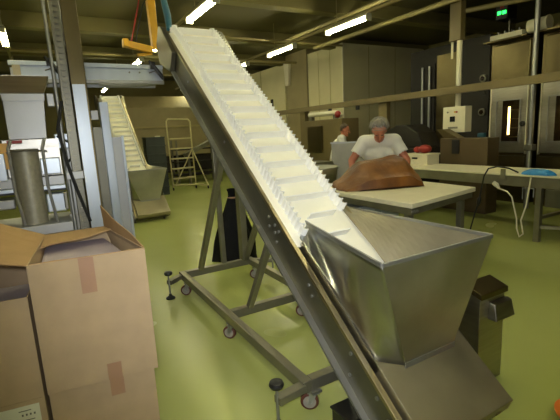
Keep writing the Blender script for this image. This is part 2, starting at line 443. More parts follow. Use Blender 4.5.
# wheeled base frame
FX0, FX1, FY0, FY1, FZ = 1.14, 1.93, 1.81, 4.14, .168
for x in (FX0, FX1):
    MB().bar((x, FY0 - .03, FZ), (x, FY1 + .03, FZ), .06, .07).build('side_beam', M['frame_steel'], conv, bevel=.004)
for y in (FY0, 2.94, FY1):
    MB().bar((FX0 + .03, y, FZ), (FX1 - .03, y, FZ), .06, .07).build('cross_beam', M['frame_steel'], conv, bevel=.004)
def foot(xf, yf, xb, yb):
    o = MB().bar((xf, yf, FZ), (xb, yb, FZ), .06, .045).build('outrigger', M['frame_steel'], conv, bevel=.004)
    f = MB().lathe([(.045, 0), (.045, .012), (.03, .022), (.014, .035), (.012, .05)], (xf, yf, 0)).build('levelling_foot', M['black_rubber'], conv, smooth=True)
    MB().cyl((xf, yf, .03), (xf, yf, .25), .009, n=8).build('spindle', M['steel_flat'], f)
    MB().lathe([(.015, .245), (.035, .25), (.042, .265), (.036, .282), (.012, .288)], (xf, yf, 0)).build('hand_knob', M['black_plastic'], f, smooth=True)
foot(.955, 4.0, FX0 - .02, FY1 - .02); foot(.935, 1.775, FX0 - .02, FY0 - .01); foot(2.15, 4.0, FX1 + .02, FY1 - .02)
def caster(x, y, deg):
    def turn(mb):
        bmesh.ops.rotate(mb.bm, verts=mb.bm.verts[:], cent=(x, y, 0), matrix=Matrix.Rotation(R(deg), 3, 'Z')); return mb
    c = MB().box(x - .032, x + .032, y - .04, y + .04, .118, .133).build('caster', M['steel_flat'], conv)
    f = MB().box(x - .03, x + .03, y - .035, y + .035, .112, .118)
    turn(f).build('swivel_plate', M['steel_flat'], c)
    for dx in (-.024, .024):
        turn(MB().prism([(y - .02, .113), (y + .025, .113), (y + .037, .05), (y + .013, .045)], 'x', x + dx - .003, x + dx + .003)).build('fork_arm', M['steel_flat'], c)
    turn(MB().lathe([(.040, -.017), (.053, -.012), (.053, .012), (.040, .017)], (x, y + .025, .053), 24, 'x')).build('caster_tread', M['tread'], c, smooth=True)
    turn(MB().lathe([(.010, -.0195), (.038, -.0185), (.038, .0185), (.010, .0195)], (x, y + .025, .053), 24, 'x')).build('caster_wheel', M['wheel'], c, smooth=True)
for x in (FX0, FX1):
    for y in (FY0 + .04, 2.86, FY1 - .16): caster(x + (.05 if y < 2 and x < 1.5 else -.10 if 2 < y < 3 and x > 1.5 else 0), y - (.05 if y < 2 else 0), 48 + 9 * math.sin(7 * x + 3 * y))
def strut(nm, a, b, w=.05, h=.05): MB().bar(a, b, w, h, (1, 0, 0)).build(nm, M['frame_steel'], conv, bevel=.003)
strut('brace', (1.335, 4.12, .2), (1.32, 3.25, 1.42)); strut('brace', (1.87, 4.12, .2), (1.875, 3.25, 1.42))
strut('brace', (1.335, 2.92, .2), (1.325, 2.47, .88), .04, .05); strut('brace', (1.87, 2.92, .2), (1.875, 2.47, .88), .04, .05)
strut('upright', (1.86, 4.14, .2), (1.86, 4.14, 2.12), .10, .07)
strut('upright', (1.62, 4.16, .2), (1.60, 4.16, 2.1), .05, .05)
strut('tie_bar', (1.34, 3.64, .8), (1.86, 3.64, .8), .03, .03)
strut('front_bracket', (1.40, 1.80, .2), (1.40, 1.72, .32), .05, .07)

# a second, identical conveyor farther back
c2 = copy_tree(conv); c2.location = Vector(conv.location) + Vector((.15, 7.05, 0))
c2['label'] = 'farther identical inclined conveyor with white belt and steel hopper, behind the grey upright posts'

# narrow steel stand beside the hopper
t = thing('steel_stand', 'narrow stainless steel box stand on the floor right of the hopper, with a small ledge', 'stand', (2.27, 1.45, 0))
MB().prism([(1.40, 0), (1.40, .595), (1.50, .63), (1.56, .61), (1.66, .40), (1.60, 0)], 'x', 2.125, 2.365).build('body', M['steel'], t, bevel=.004)
MB().prism([(1.385, .57), (1.385, .605), (1.51, .645), (1.51, .61)], 'x', 2.115, 2.375).build('cap', M['brown_steel'], t, bevel=.003)
MB().hexa([(2.20, 1.34, .43), (2.385, 1.34, .43), (2.385, 1.40, .43), (2.20, 1.40, .43), (2.215, 1.365, .525), (2.385, 1.365, .525), (2.385, 1.40, .535), (2.215, 1.40, .535)]).build('ledge', M['steel'], t, bevel=.004)
# low black box below the conveyor's near end
t = thing('black_tray', 'low black plastic tray on the floor under the lower end of the large conveyor', 'tray', (1.36, 1.57, 0))
b = MB().box(1.21, 1.48, 1.50, 1.65, 0, .012)
for a in ((1.21, 1.48, 1.50, 1.508), (1.21, 1.48, 1.642, 1.65), (1.21, 1.218, 1.508, 1.642), (1.472, 1.48, 1.508, 1.642)): b.box(*a, .012, .085)
b.build('tub', M['black_plastic'], t)
MB().box(1.20, 1.49, 1.49, 1.66, .085, .098).build('lid', M['black_plastic'], t, bevel=.004)
# orange basin at the lower right
t = thing('orange_basin', 'orange plastic basin on the floor at the lower right corner', 'basin', (2.28, .87, 0))
MB().lathe([(.08, 0), (.115, .012), (.135, .07), (.13, .07), (.11, .02), (.0, .015)], (2.28, .87, 0), 32).build('bowl', M['orange'], t, smooth=True)
MB().lathe([(.13, .066), (.15, .068), (.152, .078), (.13, .08)], (2.28, .87, 0), 32).build('rim', M['orange'], t, smooth=True)
# black sack behind the frame
t = thing('black_sack', 'tall black plastic sack standing on the floor behind the conveyor frame', 'sack', (2.07, 4.85, 0))
rows = []
for j in range(22):
    v = j / 21; z = v * .92
    r0 = (.25 * (1 - v) ** .9 + .045 + .02 * math.sin(v * 5)) if v < .93 else .05 + .02 * (v - .93) * 14
    rows.append([(2.07 + (r0 * (1 + .16 * math.sin(5 * a + 3 * v))) * math.cos(a), 4.85 + (r0 * .8 * (1 + .16 * math.sin(4 * a + 2 * v))) * math.sin(a), z) for a in [2 * PI * k / 28 for k in range(29)]])
MB().grid(rows).build('bag', M['sack'], t, smooth=True)
MB().lathe([(.062, .80), (.07, .81), (.062, .82)], (2.07, 4.85, 0)).build('tie', M['tape'], t)

# ------------------------------------------------------------------ cartons
def carton(loc, w, d, h, label, rz, lid, tape_top=None, bl=(0, 0), br=(0, 0)):
    t = thing('carton', label, 'box', loc, rz, 'cardboard cartons')
    x, y, z = loc; th = .006
    zt_ = z + h
    # back corners of the rim may lean (soft open cartons)
    L0, L1, R0, R1 = (x, y), (x, y + d), (x + w, y), (x + w, y + d)
    L1t = (x + bl[0], y + d + bl[1]); R1t = (x + w + br[0], y + d + br[1])
    MB().box(x, x + w, y, y + th, z, zt_).build('front_panel', M['cardboard'], t)
    def pan(a, b_, at, bt, nx_, ny_, nm):
        MB().hexa([(a[0], a[1], z), (b_[0], b_[1], z), (b_[0] + nx_, b_[1] + ny_, z), (a[0] + nx_, a[1] + ny_, z),
                   (at[0], at[1], zt_), (bt[0], bt[1], zt_), (bt[0] + nx_, bt[1] + ny_, zt_), (at[0] + nx_, at[1] + ny_, zt_)]).build(nm, M['cardboard'], t)
    pan(L1, R1, L1t, R1t, 0, -th, 'back_panel')
    pan((x, y + th), (x, y + d - th), (x, y + th), (L1t[0], L1t[1] - th), th, 0, 'side_panel')
    pan((x + w, y + th), (x + w, y + d - th), (x + w, y + th), (R1t[0], R1t[1] - th), -th, 0, 'side_panel')
    MB().box(x + th, x + w - th, y + th, y + d - th, z, z + th).build('bottom_panel', M['cardboard'], t)
    if lid:
        MB().box(x, x + w, y, y + d / 2 - .002, z + h, z + h + .005).build('top_flap', M['cardboard'], t)
        MB().box(x, x + w, y + d / 2 + .002, y + d, z + h, z + h + .005).build('top_flap', M['cardboard'], t)
    for (tx, z0, z1) in (tape_top or []):
        MB().box(x + tx, x + tx + .065, y - .0015, y, z + z0, z + z1).build('tape_strip', M['tape'], t)
    return t
RZ = R(-7.1); ax = Vector((math.cos(RZ), math.sin(RZ), 0)); 
LA = Vector((-.117, 2.067, 0))
# lower right carton
carton((LA.x + .004, LA.y + .014, 0), .478, .64, .440, 'closed brown carton at the bottom, right one, under the tall open carton', RZ, True, [(.265, .35, .442)])
# tall open carton
big = carton((LA.x, LA.y, .448), .50, .68, .632, 'tall open brown carton with flaps raised, standing on another carton at lower left', RZ, False, [(.205, .46, .632), (.265, 0, .085)], bl=(.0, -.02), br=(-.175, .03))
x, y, z = LA.x, LA.y, .448; zt = z + .632
def flap(p0, p1, q1, q0, mm='cardboard_in', nm='flap'):
    MB().grid([[Vector(p0).lerp(Vector(p1), i / 6) for i in range(7)], [Vector(q0).lerp(Vector(q1), i / 6) + Vector((0, 0, .006 * math.sin(i * 1.3))) for i in range(7)]]).build(nm, M[mm], big, solid=.005)
flap((x, y, zt), (x, y + .66, zt), (x - .25, y + .69, zt + .10), (x - .23, y - .01, zt + .06))
flap((x + .50, y + .02, zt), (x + .325, y + .70, zt), (x + .315, y + .72, zt + .125), (x + .485, y + .06, zt + .016))
flap((x - .02, y + .65, zt), (x + .315, y + .695, zt), (x + .36, y + .47, zt + .015), (x + .0, y + .40, zt - .02))
flap((x + .008, y + .008, zt), (x + .492, y + .008, zt), (x + .475, y + .075, zt - .02), (x + .02, y + .075, zt - .02))
MB().hexa([(x + .02, y + .09, zt - .3), (x + .46, y + .09, zt - .3), (x + .34, y + .62, zt - .3), (x + .0, y + .60, zt - .3), (x + .02, y + .09, zt - .07), (x + .455, y + .09, zt - .07), (x + .32, y + .62, zt - .05), (x + .0, y + .60, zt - .05)]).build('liner_bag', M['liner'], big, bevel=.02)
# left cartons
LB = LA - ax * .565
carton((LB.x, LB.y, 0), .55, .66, .442, 'brown carton at the lower left corner bearing a pale printed label', RZ, True)
ll = [o for o in COL.objects if o.get('label', '').startswith('brown carton at the lower left corner')][0]
ORG = Vector((LB.x, LB.y, 0))
lab = MB().box(LB.x + .20, LB.x + .525, LB.y - .002, LB.y - .0003, .20, .425).build('shipping_label', M['label'], ll)
marks = [(.45 + k * .016, .457 + k * .016, .376, .386) for k in range(4)] + [(x0, x1, zz, zz + .004) for zz, x0, x1 in ((.40, .44, .49), (.352, .46, .50), (.365, .25, .36), (.345, .25, .33))] + [(.475, .51, .30, .335)]
for a_ in marks:
    MB().box(LB.x + a_[0], LB.x + a_[1], LB.y - .003, LB.y - .002, a_[2], a_[3]).build('printed_mark', M['ink'], lab)
upl = carton((LB.x, LB.y, .448), .55, .66, .49, 'open brown carton at the left edge, shorter than the tall one beside it', RZ, False)
ORG = Vector((LB.x, LB.y, .448)); zt2 = .448 + .49
MB().box(LB.x + .02, LB.x + .53, LB.y + .06, LB.y + .63, zt2 - .2, zt2 - .12).build('liner_bag', M['liner'], upl, bevel=.02)

# ------------------------------------------------------------------ left machinery
# bin lifter mast (steel profile with chain) at about 3.5 m
TL = R(2.0)
t = thing('lifting_mast', 'tall worn steel mast with chain and round guide pole, left of the large conveyor', 'mast', (.30, 3.5, 0))
x = .272
MB().box(x, x + .105, 3.46, 3.56, 0, 3.9).build('mast_profile', M['brown_steel'], t, bevel=.004)
MB().box(x - .07, x - .005, 3.50, 3.56, 0, 3.9).build('chain_channel', M['steel_dark'], t, bevel=.003)
ch = MB()
for k in range(90):
    ch.box(x - .052, x - .024, 3.478, 3.50, .4 + k * .04, .425 + k * .04)
ch.build('chain', M['steel_dark'], t)
MB().cyl((x - .105, 3.47, .0), (x - .105, 3.47, 3.9), .013, n=10).build('guide_pole', M['steel_flat'], t, smooth=True)
MB().box(x - .12, x + .0, 3.44, 3.5, 1.33, 1.39).build('guide_bracket', M['steel_flat'], t, bevel=.004)
MB().tube([(x - .08, 3.455, 1.9), (x - .13, 3.44, 1.7), (x - .10, 3.44, 1.45), (x - .06, 3.44, 1.25), (x - .0, 3.43, 1.0)], .012, 8).build('cable', M['black_rubber'], t, smooth=True)
MB().box(x + .005, x + .09, 3.445, 3.459, 0, 2.02).build('reflection_strip', M['light_steel'], t)  # added pale strip: bright reflection on the mast's lower front, put in as colour
# posts of the lifter cabinet right of it
t = thing('steel_cabinet', 'pale grey upright steel cabinet with bright edge posts, right of the worn mast', 'cabinet', (.60, 3.95, 0))
t.location.x -= .02
MB().box(.515, .585, 3.86, 3.93, 0, 1.93).build('corner_post', M['light_steel'], t, bevel=.004)
MB().box(.43, .515, 3.90, 3.92, 0, 1.72).build('side_panel', M['steel_dark'], t)
MB().box(.585, .675, 3.90, 3.92, 0, 1.63).build('side_panel', M['steel_flat'], t)
MB().box(.665, .685, 3.88, 3.90, 0, 1.64).build('edge_strip', M['light_steel'], t)
MB().box(.43, .685, 3.92, 4.25, 0, 1.6).build('body', M['steel_flat'], t, bevel=.006)
MB().box(.44, .50, 3.86, 3.9, 1.78, 1.86).build('switch_box', M['steel_flat'], t, bevel=.004)

# feed trough crossing behind the mast to the conveyor's top
t = thing('feed_trough', 'horizontal pale steel feed trough crossing behind the mast to the conveyor top', 'trough', (.65, 4.6, 2.16))
MB().box(-.06, 1.235, 4.50, 4.51, 2.19, 2.305).build('side_plate', M['light_steel'], t)
MB().box(-.13, 1.235, 4.47, 4.51, 2.305, 2.345).build('top_flange', M['light_steel'], t, bevel=.003)
MB().box(-.06, 1.235, 4.47, 4.51, 2.155, 2.19).build('bottom_flange', M['steel_flat'], t, bevel=.003)
MB().box(-.13, 1.235, 4.51, 4.85, 2.19, 2.2).build('pan', M['steel_flat'], t)
MB().box(-.13, 1.235, 4.85, 4.86, 2.16, 2.34).build('back_plate', M['steel_flat'], t)
MB().tube([(.60, 4.47, 2.15), (.80, 4.46, 2.135), (1.0, 4.47, 2.15), (1.15, 4.5, 2.16)], .016, 8).build('air_line', M['steel_flat'], t, smooth=True)
MB().box(-.10, -.04, 4.46, 4.5, 2.18, 2.305).build('end_bracket', M['post_tan'], t)
for (bx, bz) in ((.90, 2.27), (1.0, 2.27)):
    MB().cyl((bx, 4.494, bz), (bx, 4.502, bz), .009, n=8).build('bolt', M['steel_dark'], t)
for x0, lb in ((.19, 'black toggle clamp on the pale trough, left of the mast'), (1.12, 'black toggle clamp hanging beside the head of the large conveyor')):
    q = thing('toggle_clamp', lb, 'clamp', (x0, 4.45, 2.2), 0, 'black toggle clamps')
    MB().tube([(x0 - .03, 4.44, 2.38), (x0 + .02, 4.44, 2.32), (x0 + .08, 4.44, 2.24), (x0 + .10, 4.44, 2.20)], [.012, .02, .022, .014], 10).build('handle', M['black_plastic'], q, smooth=True)
    MB().box(x0 - .02, x0 + .03, 4.43, 4.468, 2.30, 2.37).build('base', M['black_plastic'], q, bevel=.004)
    MB().tube([(x0 - .04, 4.44, 2.26), (x0 + .02, 4.44, 2.28), (x0 + .06, 4.44, 2.24)], .006, 6).build('link', M['steel_dark'], q)

# bagging machine
t = thing('bagging_machine', 'stainless bagging machine with square hopper and vertical forming tube at the left edge', 'machine', (-.05, 3.5, 0))
MB().prism([(-.165, 1.64), (.065, 1.64), (.085, 1.945), (-.165, 1.945)], 'y', 3.40, 3.62).build('hopper_box', M['steel_flat'], t, bevel=.004)
MB().prism([(-.165, 1.90), (.085, 1.90), (.088, 1.947), (-.168, 1.947)], 'y', 3.392, 3.40).build('hopper_fold', M['steel_flat'], t)
MB().hexa([(-.165, 3.40, 1.947), (.085, 3.40, 1.947), (.085, 3.62, 1.947), (-.165, 3.62, 1.947), (-.27, 3.33, 2.06), (.13, 3.33, 2.06), (.13, 3.7, 2.06), (-.27, 3.7, 2.06)]).build('hopper_flare', M['steel'], t, bevel=.004)
MB().box(.10, .145, 3.40, 3.46, 1.86, 1.95).build('sensor_box', M['steel_flat'], t, bevel=.004)
MB().tube([(-.085, 3.40, 1.05), (-.085, 3.40, 1.575)], .083, 28).build('forming_tube', M['tube_grey'], t, smooth=True)
for rx in (-.175, .025):
    MB().tube([(rx + .02, 3.37, 1.64), (rx, 3.33, 1.58), (rx, 3.32, 1.3), (rx + .03, 3.32, 1.02)], .010, 8).build('guide_rod', M['steel_flat'], t, smooth=True)
MB().tube([(-.19, 3.33, 1.555), (-.085, 3.31, 1.565), (.05, 3.33, 1.555)], .006, 6).build('clamp_ring', M['steel_dark'], t)
MB().box(-.22, .14, 3.60, 3.64, 1.36, 1.64).build('rear_panel', M['steel'], t)
MB().box(-.235, -.175, 3.45, 3.5, 1.44, 1.62).build('yellow_guard', M['yellow'], t)
MB().box(-.18, -.09, 3.38, 3.40, 1.615, 1.635).build('red_strip', M['red'], t)
MB().box(.0, .125, 3.44, 3.56, 1.385, 1.5).build('actuator', M['light_steel'], t, bevel=.005)
MB().box(-.32, -.21, 3.44, 3.6, 1.36, 1.55).build('actuator', M['light_steel'], t, bevel=.005)
MB().box(-.32, .14, 3.46, 3.70, 1.30, 1.37).build('cross_bar', M['steel_flat'], t, bevel=.005)
MB().box(-.32, .142, 3.42, 3.44, 1.262, 1.275).build('rubber_edge', M['black_rubber'], t)
MB().box(-.32, .14, 3.44, 3.70, 1.262, 1.30).build('jaw_bar', M['light_steel'], t, bevel=.004)
MB().box(.0, .13, 3.46, 3.6, 1.10, 1.24).build('jaw_block', M['light_steel'], t, bevel=.01)
MB().box(-.32, -.19, 3.42, 3.6, 1.16, 1.23).build('jaw_block', M['steel_flat'], t, bevel=.01)
MB().box(.115, .14, 3.38, 3.44, 1.12, 1.25).build('cylinder', M['steel_dark'], t, bevel=.006)
MB().box(-.45, .145, 3.25, 3.75, .98, 1.05).build('table_top', M['steel_flat'], t, bevel=.005)
MB().box(-.42, .13, 3.30, 3.72, .0, .98).build('base_cabinet', M['steel'], t, bevel=.006)
# far machine parts between mast and bagger
t = thing('air_cylinder_unit', 'small pale steel valve unit with black hoses, between forming tube and mast', 'valve unit', (.24, 4.0, 1.0))
MB().box(.13, .27, 3.95, 4.05, 1.56, 1.68).build('valve_block', M['light_steel'], t, bevel=.006)
MB().box(.17, .25, 3.95, 4.05, 1.0, 1.56).build('support_post', M['steel_flat'], t, bevel=.004)
MB().tube([(.15, 3.93, 1.66), (.24, 3.9, 1.60), (.26, 3.92, 1.5), (.2, 3.93, 1.44)], .01, 8).build('hose', M['black_rubber'], t, smooth=True)
t.location.z = 1.0
MB().box(.13, .30, 3.92, 4.08, 0.0, 1.0).build('pedestal', M['steel'], t)

# yellow hoist
t = thing('yellow_hoist', 'yellow steel hoist arm hanging from the ceiling behind the conveyor head', 'hoist', (1.37, 5.25, 2.62))
MB().hexa([(1.345, 5.2, 2.66), (1.425, 5.2, 2.66), (1.425, 5.3, 2.66), (1.345, 5.3, 2.66), (1.31, 5.2, ZC), (1.42, 5.2, ZC), (1.42, 5.3, ZC), (1.31, 5.3, ZC)]).build('mast', M['yellow'], t, bevel=.006)
MB().bar((1.0, 5.12, 2.675), (1.33, 5.22, 2.64), .07, .075).build('arm', M['yellow'], t, bevel=.006)
MB().box(.985, 1.045, 5.06, 5.16, 2.635, 2.72).build('end_cap', M['yellow'], t, bevel=.006)
MB().bar((1.15, 5.2, 2.57), (1.33, 5.24, 2.60), .03, .03).build('lower_arm', M['yellow'], t)
MB().tube([(1.09, 5.16, 2.70), (1.20, 5.2, 3.05), (1.27, 5.2, 3.3), (1.29, 5.2, 4.2)], .008, 6).build('red_cord', M['red'], t)
MB().tube([(1.14, 5.17, 2.70), (1.27, 5.2, 3.12), (1.32, 5.2, 3.2)], .006, 6).build('black_cord', M['black_rubber'], t)
t2 = props(MB().tube([(1.47, 5.05, ZC), (1.475, 5.05, 3.2), (1.51, 5.05, 3.0), (1.50, 5.0, 2.86), (1.47, 4.95, 2.82)], [.03, .035, .04, .035, .02], 10).build('blue_hose', M['blue_hose'], smooth=True), 'blue hose hanging down beside the yellow hoist', 'hose')

# ------------------------------------------------------------------ background left: ladder, crates, tunnel oven
t = thing('platform_ladder', 'pale aluminium rolling platform ladder with guard hoop, standing on the green floor', 'ladder', (3.75, 12.5, 0))
al = mat('aluminium_tube', (196, 186, 140), .45, .3, .06, 6); M['alu'] = al
xl, xr = 3.42, 4.10
hoop = [(xl, 12.5, .1), (xl - .02, 12.5, 1.2), (xl - .03, 12.5, 2.08), (xl + .02, 12.5, 2.15), (xr - .04, 12.5, 2.13), (xr + .02, 12.5, 2.06), (xr + .02, 12.5, 1.2), (xr + .04, 12.5, .1)]
MB().tube(hoop, .022, 8).build('guard_hoop', M['alu'], t, smooth=True)
for k in range(5):
    MB().box(xl, xr, 12.40 - .14 * k * 0 - .02, 12.56, 1.55 - .30 * k, 1.585 - .30 * k).build('tread', M['alu'], t)
MB().tube([(xr + .04, 12.5, .12), (xr + .28, 12.1, .1)], .018, 8).build('stabiliser', M['alu'], t)
MB().tube([(xr, 12.48, 1.22), (xl + .05, 12.42, .15)], .018, 8).build('brace', M['alu'], t)
MB().tube([(xr, 12.48, 1.25), (xr + .30, 12.1, .1)], .02, 8).build('rear_leg', M['alu'], t)
MB().tube([(xl, 12.46, .18), (xr + .2, 12.2, .14)], .02, 8).build('base_tube', M['alu'], t)
for px_, py_ in ((xl, 12.5), (xr + .04, 12.5), (xr + .29, 12.1)):
    MB().lathe([(.03, -.015), (.05, -.012), (.05, .012), (.03, .015)], (px_, py_, .05), 14, 'x').build('wheel', M['black_rubber'], t)

def crate(x, y, z, label):
    t = thing('stacking_crate', label, 'crate', (x, y, z), 0, 'stack of dark crates')
    w, d, h = .52, .4, .235
    mm = M['crate']
    MB().box(x - w / 2, x + w / 2, y - d / 2, y + d / 2, z, z + .015).build('floor_panel', mm, t)
    b = MB()
    for a in ((x - w / 2, x + w / 2, y - d / 2, y - d / 2 + .015), (x - w / 2, x + w / 2, y + d / 2 - .015, y + d / 2), (x - w / 2, x - w / 2 + .015, y - d / 2 + .015, y + d / 2 - .015), (x + w / 2 - .015, x + w / 2, y - d / 2 + .015, y + d / 2 - .015)):
        b.box(*a, z + .015, z + h - .03)
    b.build('wall', mm, t)
    MB().box(x - w / 2 - .015, x + w / 2 + .015, y - d / 2 - .015, y + d / 2 + .015, z + h - .03, z + h).build('rim', mm, t, bevel=.005)
M['crate'] = mat('dark_bluegrey_crate', (54, 60, 58), .5, 0, .1, 6)
ordn = ['bottom', 'second from the bottom', 'third from the bottom', 'fourth from the bottom', 'fifth from the bottom', 'sixth from the bottom', 'topmost']
for k in range(7):
    crate(2.85, 12.0, .235 * k, 'dark stacking crate, %s of the stack left of the ladder' % ordn[k])
t = thing('steel_rack', 'dark shelf rack against the far machine, behind the ladder', 'rack', (4.9, 14.6, 0))
for rx in (4.15, 5.65):
    for ry in (14.3, 14.9): MB().box(rx - .03, rx + .03, ry - .03, ry + .03, 0, 1.5).build('leg', M['steel_dark'], t)
for rz_ in (.25, .7, 1.15): MB().box(4.12, 5.68, 14.27, 14.93, rz_, rz_ + .04).build('shelf', M['dark_panel'], t)
t = thing('tunnel_oven', 'long tan box shaped machine across the far back, behind the ladder', 'oven', (4.2, 16.8, 0))
MB().box(2.3, 6.2, 16.2, 17.4, .9, 2.75).build('body', M['far_tan'], t, bevel=.03)
MB().box(2.3, 6.2, 16.3, 17.3, .25, .9).build('base', M['dark_panel'], t)
for lx in (2.5, 4.2, 6.0): MB().box(lx - .06, lx + .06, 16.4, 17.2, 0, .25).build('leg', M['steel_dark'], t)
MB().box(2.3, 6.2, 16.14, 16.2, 2.0, 2.06).build('hand_rail', M['pipe'], t)
MB().prism([(16.2, 2.75), (16.6, 3.2), (17.4, 3.2), (17.4, 2.75)], 'x', 3.0, 5.6).build('hood', M['far_tan'], t, bevel=.02)
MB().box(3.9, 4.1, 16.15, 16.2, 1.2, 1.7).build('control_panel', M['cream_box'], t, bevel=.01)
t = thing('diagonal_chute', 'dark slanted steel chute descending behind the ladder to the right', 'chute', (4.9, 13.6, .0))
MB().bar((4.2, 13.6, 1.0), (5.6, 13.6, 1.62), .3, .12).build('trough', M['steel_dark'], t)
MB().box(4.3, 4.36, 13.55, 13.65, 0, 1.0).build('leg', M['steel_dark'], t)
MB().box(5.4, 5.46, 13.55, 13.65, 0, 1.5).build('leg', M['steel_dark'], t)

# ------------------------------------------------------------------ cold room and the wall of panels along x = 8
t = thing('cold_room', 'big cream panelled cold room behind the person, reaching almost to the ceiling', 'cold room', (9.5, 11.3, 0))
MB().box(8.0, 8.08, 9.98, 11.7, 0, 4.0).build('side_wall', M['cream'], t)
MB().box(8.0, 11.4, 9.9, 9.98, 0, 4.0).build('front_wall', M['cream'], t)
MB().box(8.0, 11.4, 9.9, 11.7, 4.0, 4.05).build('roof', M['cream'], t)
for jy in (10.5, 11.1): MB().box(7.994, 8.0, jy, jy + .015, 0, 4.0).build('panel_joint', M['pipe'], t)
for jx in (9.0, 10.1): MB().box(jx, jx + .015, 9.894, 9.9, 0, 4.0).build('panel_joint', M['pipe'], t)
MB().box(7.985, 8.02, 9.88, 9.91, 0, 4.0).build('corner_trim', M['cream_box'], t)
t = thing('tan_pillar', 'tan column between the cold room and the farther cream panels', 'pillar', (8.1, 12.4, 0))
MB().box(8.0, 8.5, 11.78, 13.1, 0, ZC).build('shaft', M['far_tan'], t, bevel=.02)
MB().prism([(12.8, 3.2), (12.98, 3.2), (13.06, 3.98), (12.72, 3.98)], 'x', 7.88, 8.0).build('junction_duct', M['cream_box'], t, bevel=.02)
t = thing('cream_partition', 'farther cream wall partition left of the tan column', 'partition', (8.1, 15.5, 0))
MB().box(8.0, 8.1, 13.2, 17.5, 0, 4.0).build('panel', M['cream'], t)
MB().box(7.99, 8.0, 15.0, 15.02, 0, 4.0).build('joint', M['pipe'], t)
MB().box(7.97, 8.0, 14.1, 14.25, 2.55, 2.85).build('switch', M['dark_panel'], t)

# ------------------------------------------------------------------ ovens along x = 8
def oven(y0, y1, label):
    t = thing('rack_oven', label, 'oven', (8.5, (y0 + y1) / 2, 0), 0, 'rack ovens')
    MB().box(8.02, 9.6, y0, y1, 0, 3.2).build('body', M['brown_steel'], t)
    MB().box(7.97, 8.02, y0 + .06, y1 - .06, .98, 2.24).build('door', M['steel'], t, bevel=.006)
    dr = children(t)[-1]
    w0, w1 = y0 + .19, y1 - .19
    MB().box(7.955, 7.968, w0, w1 - .12, 1.2, 1.98).build('window_glass', M['glass_dark'], dr)
    for a in ((w0 - .02, w0, 1.18, 2.0), (w1, w1 + .015, 1.18, 2.0), (w0, w1, 1.98, 2.0), (w0, w1, 1.18, 1.2)):
        MB().box(7.95, 7.97, a[0], a[1], a[2], a[3]).build('window_frame', M['steel_flat'], dr)
    for a in ((y0 + .04, y0 + .06, .96, 2.26), (y1 - .06, y1 - .04, .96, 2.26)):
        MB().box(7.96, 8.02, a[0], a[1], a[2], a[3]).build('door_edge', M['cream_box'], t)
    MB().box(7.96, 8.02, y0 + .06, y1 - .06, 2.24, 2.26).build('door_edge', M['cream_box'], t)
    MB().cyl((7.955, w1 - .26, 1.33), (7.955, w1 - .26, 1.86), .022, n=10).build('oven_lamp', M['lamp_glow'], dr)
    for k in range(4): MB().box(7.950, 7.956, w0, w0 + .18, 1.28 + .17 * k, 1.295 + .17 * k).build('rack_shelf', M['brown_steel'], dr)
    MB().lathe([(.05, 0), (.05, -.03), (.02, -.035), (.02, -.05)], (7.97, y0 + .115, 1.53), 16, 'x').build('door_latch', M['black_plastic'], dr)
    MB().box(7.98, 8.02, y0 + .06, y1 - .06, .14, .92).build('lower_door', M['brown_steel'], t, bevel=.006)
    MB().box(7.98, 8.02, y0 + .06, y1 - .06, 2.32, 3.04).build('upper_panel', M['brown_steel'], t, bevel=.02)
    MB().box(7.72, 8.02, y0, y1, 3.07, 3.10).build('top_ledge', M['brown_steel'], t, bevel=.004)
    return t
oven(4.43, 5.26, 'stainless rack oven with a lit lamp behind its door window')
oven(3.42, 4.29, 'stainless rack oven cut off by the right edge of the picture')
t = thing('steel_column', 'bright vertical steel pipe column between the two ovens', 'column', (7.62, 4.20, 0))
MB().cyl((7.62, 4.20, 0), (7.62, 4.20, 3.9), .045, n=12).build('pipe', M['steel_flat'], t, smooth=True)
MB().box(7.56, 7.70, 4.13, 4.27, 1.05, 1.16).build('clamp', M['steel_dark'], t, bevel=.01)
t = thing('proofing_cabinet', 'dark machine cabinet with round gauges beside the lit oven', 'cabinet', (8.6, 6.3, 0))
MB().box(8.02, 9.6, 5.30, 7.34, 0, 3.3).build('body', M['dark_panel'], t)
for gz, gr in ((2.47, .075), (1.80, .075)):
    g = MB().lathe([(gr, 0), (gr, -.04), (gr - .02, -.045)], (8.02, 5.42, gz), 18, 'x').build('gauge', M['steel_dark'], t, smooth=True)
    MB().cyl((7.97, 5.42, gz), (7.976, 5.42, gz), gr * .6, n=14).build('gauge_face', M['glass_dark'], g)
MB().prism([(5.34, 2.13), (5.46, 2.13), (5.40, 2.245)], 'x', 8.0, 8.02).build('warning_sign', M['yellow'], t)
MB().box(7.99, 8.02, 6.05, 6.55, .2, 3.1).build('door_panel', M['brown_steel'], t)
children(t)[-1].data.materials[0] = M['dark_panel']
for py_ in (6.72, 6.92):
    MB().cyl((7.95, py_, .3), (7.95, py_, 2.9), .03, n=10).build('vertical_pipe', M['steel_flat'], t, smooth=True)
MB().box(7.98, 8.02, 6.6, 7.3, .2, 2.95).build('recess_panel', M['dark_panel'], t)
t = thing('blue_dispenser', 'small blue dispenser hanging left of the lit oven', 'dispenser', (7.95, 5.38, 1.1))
MB().box(7.90, 8.0, 5.29, 5.44, 1.1, 1.38).build('body', M['blue_hose'], t, bevel=.02)
MB().cyl((7.93, 5.36, 1.04), (7.93, 5.36, 1.1), .03, n=12).build('nozzle', M['blue_hose'], t)
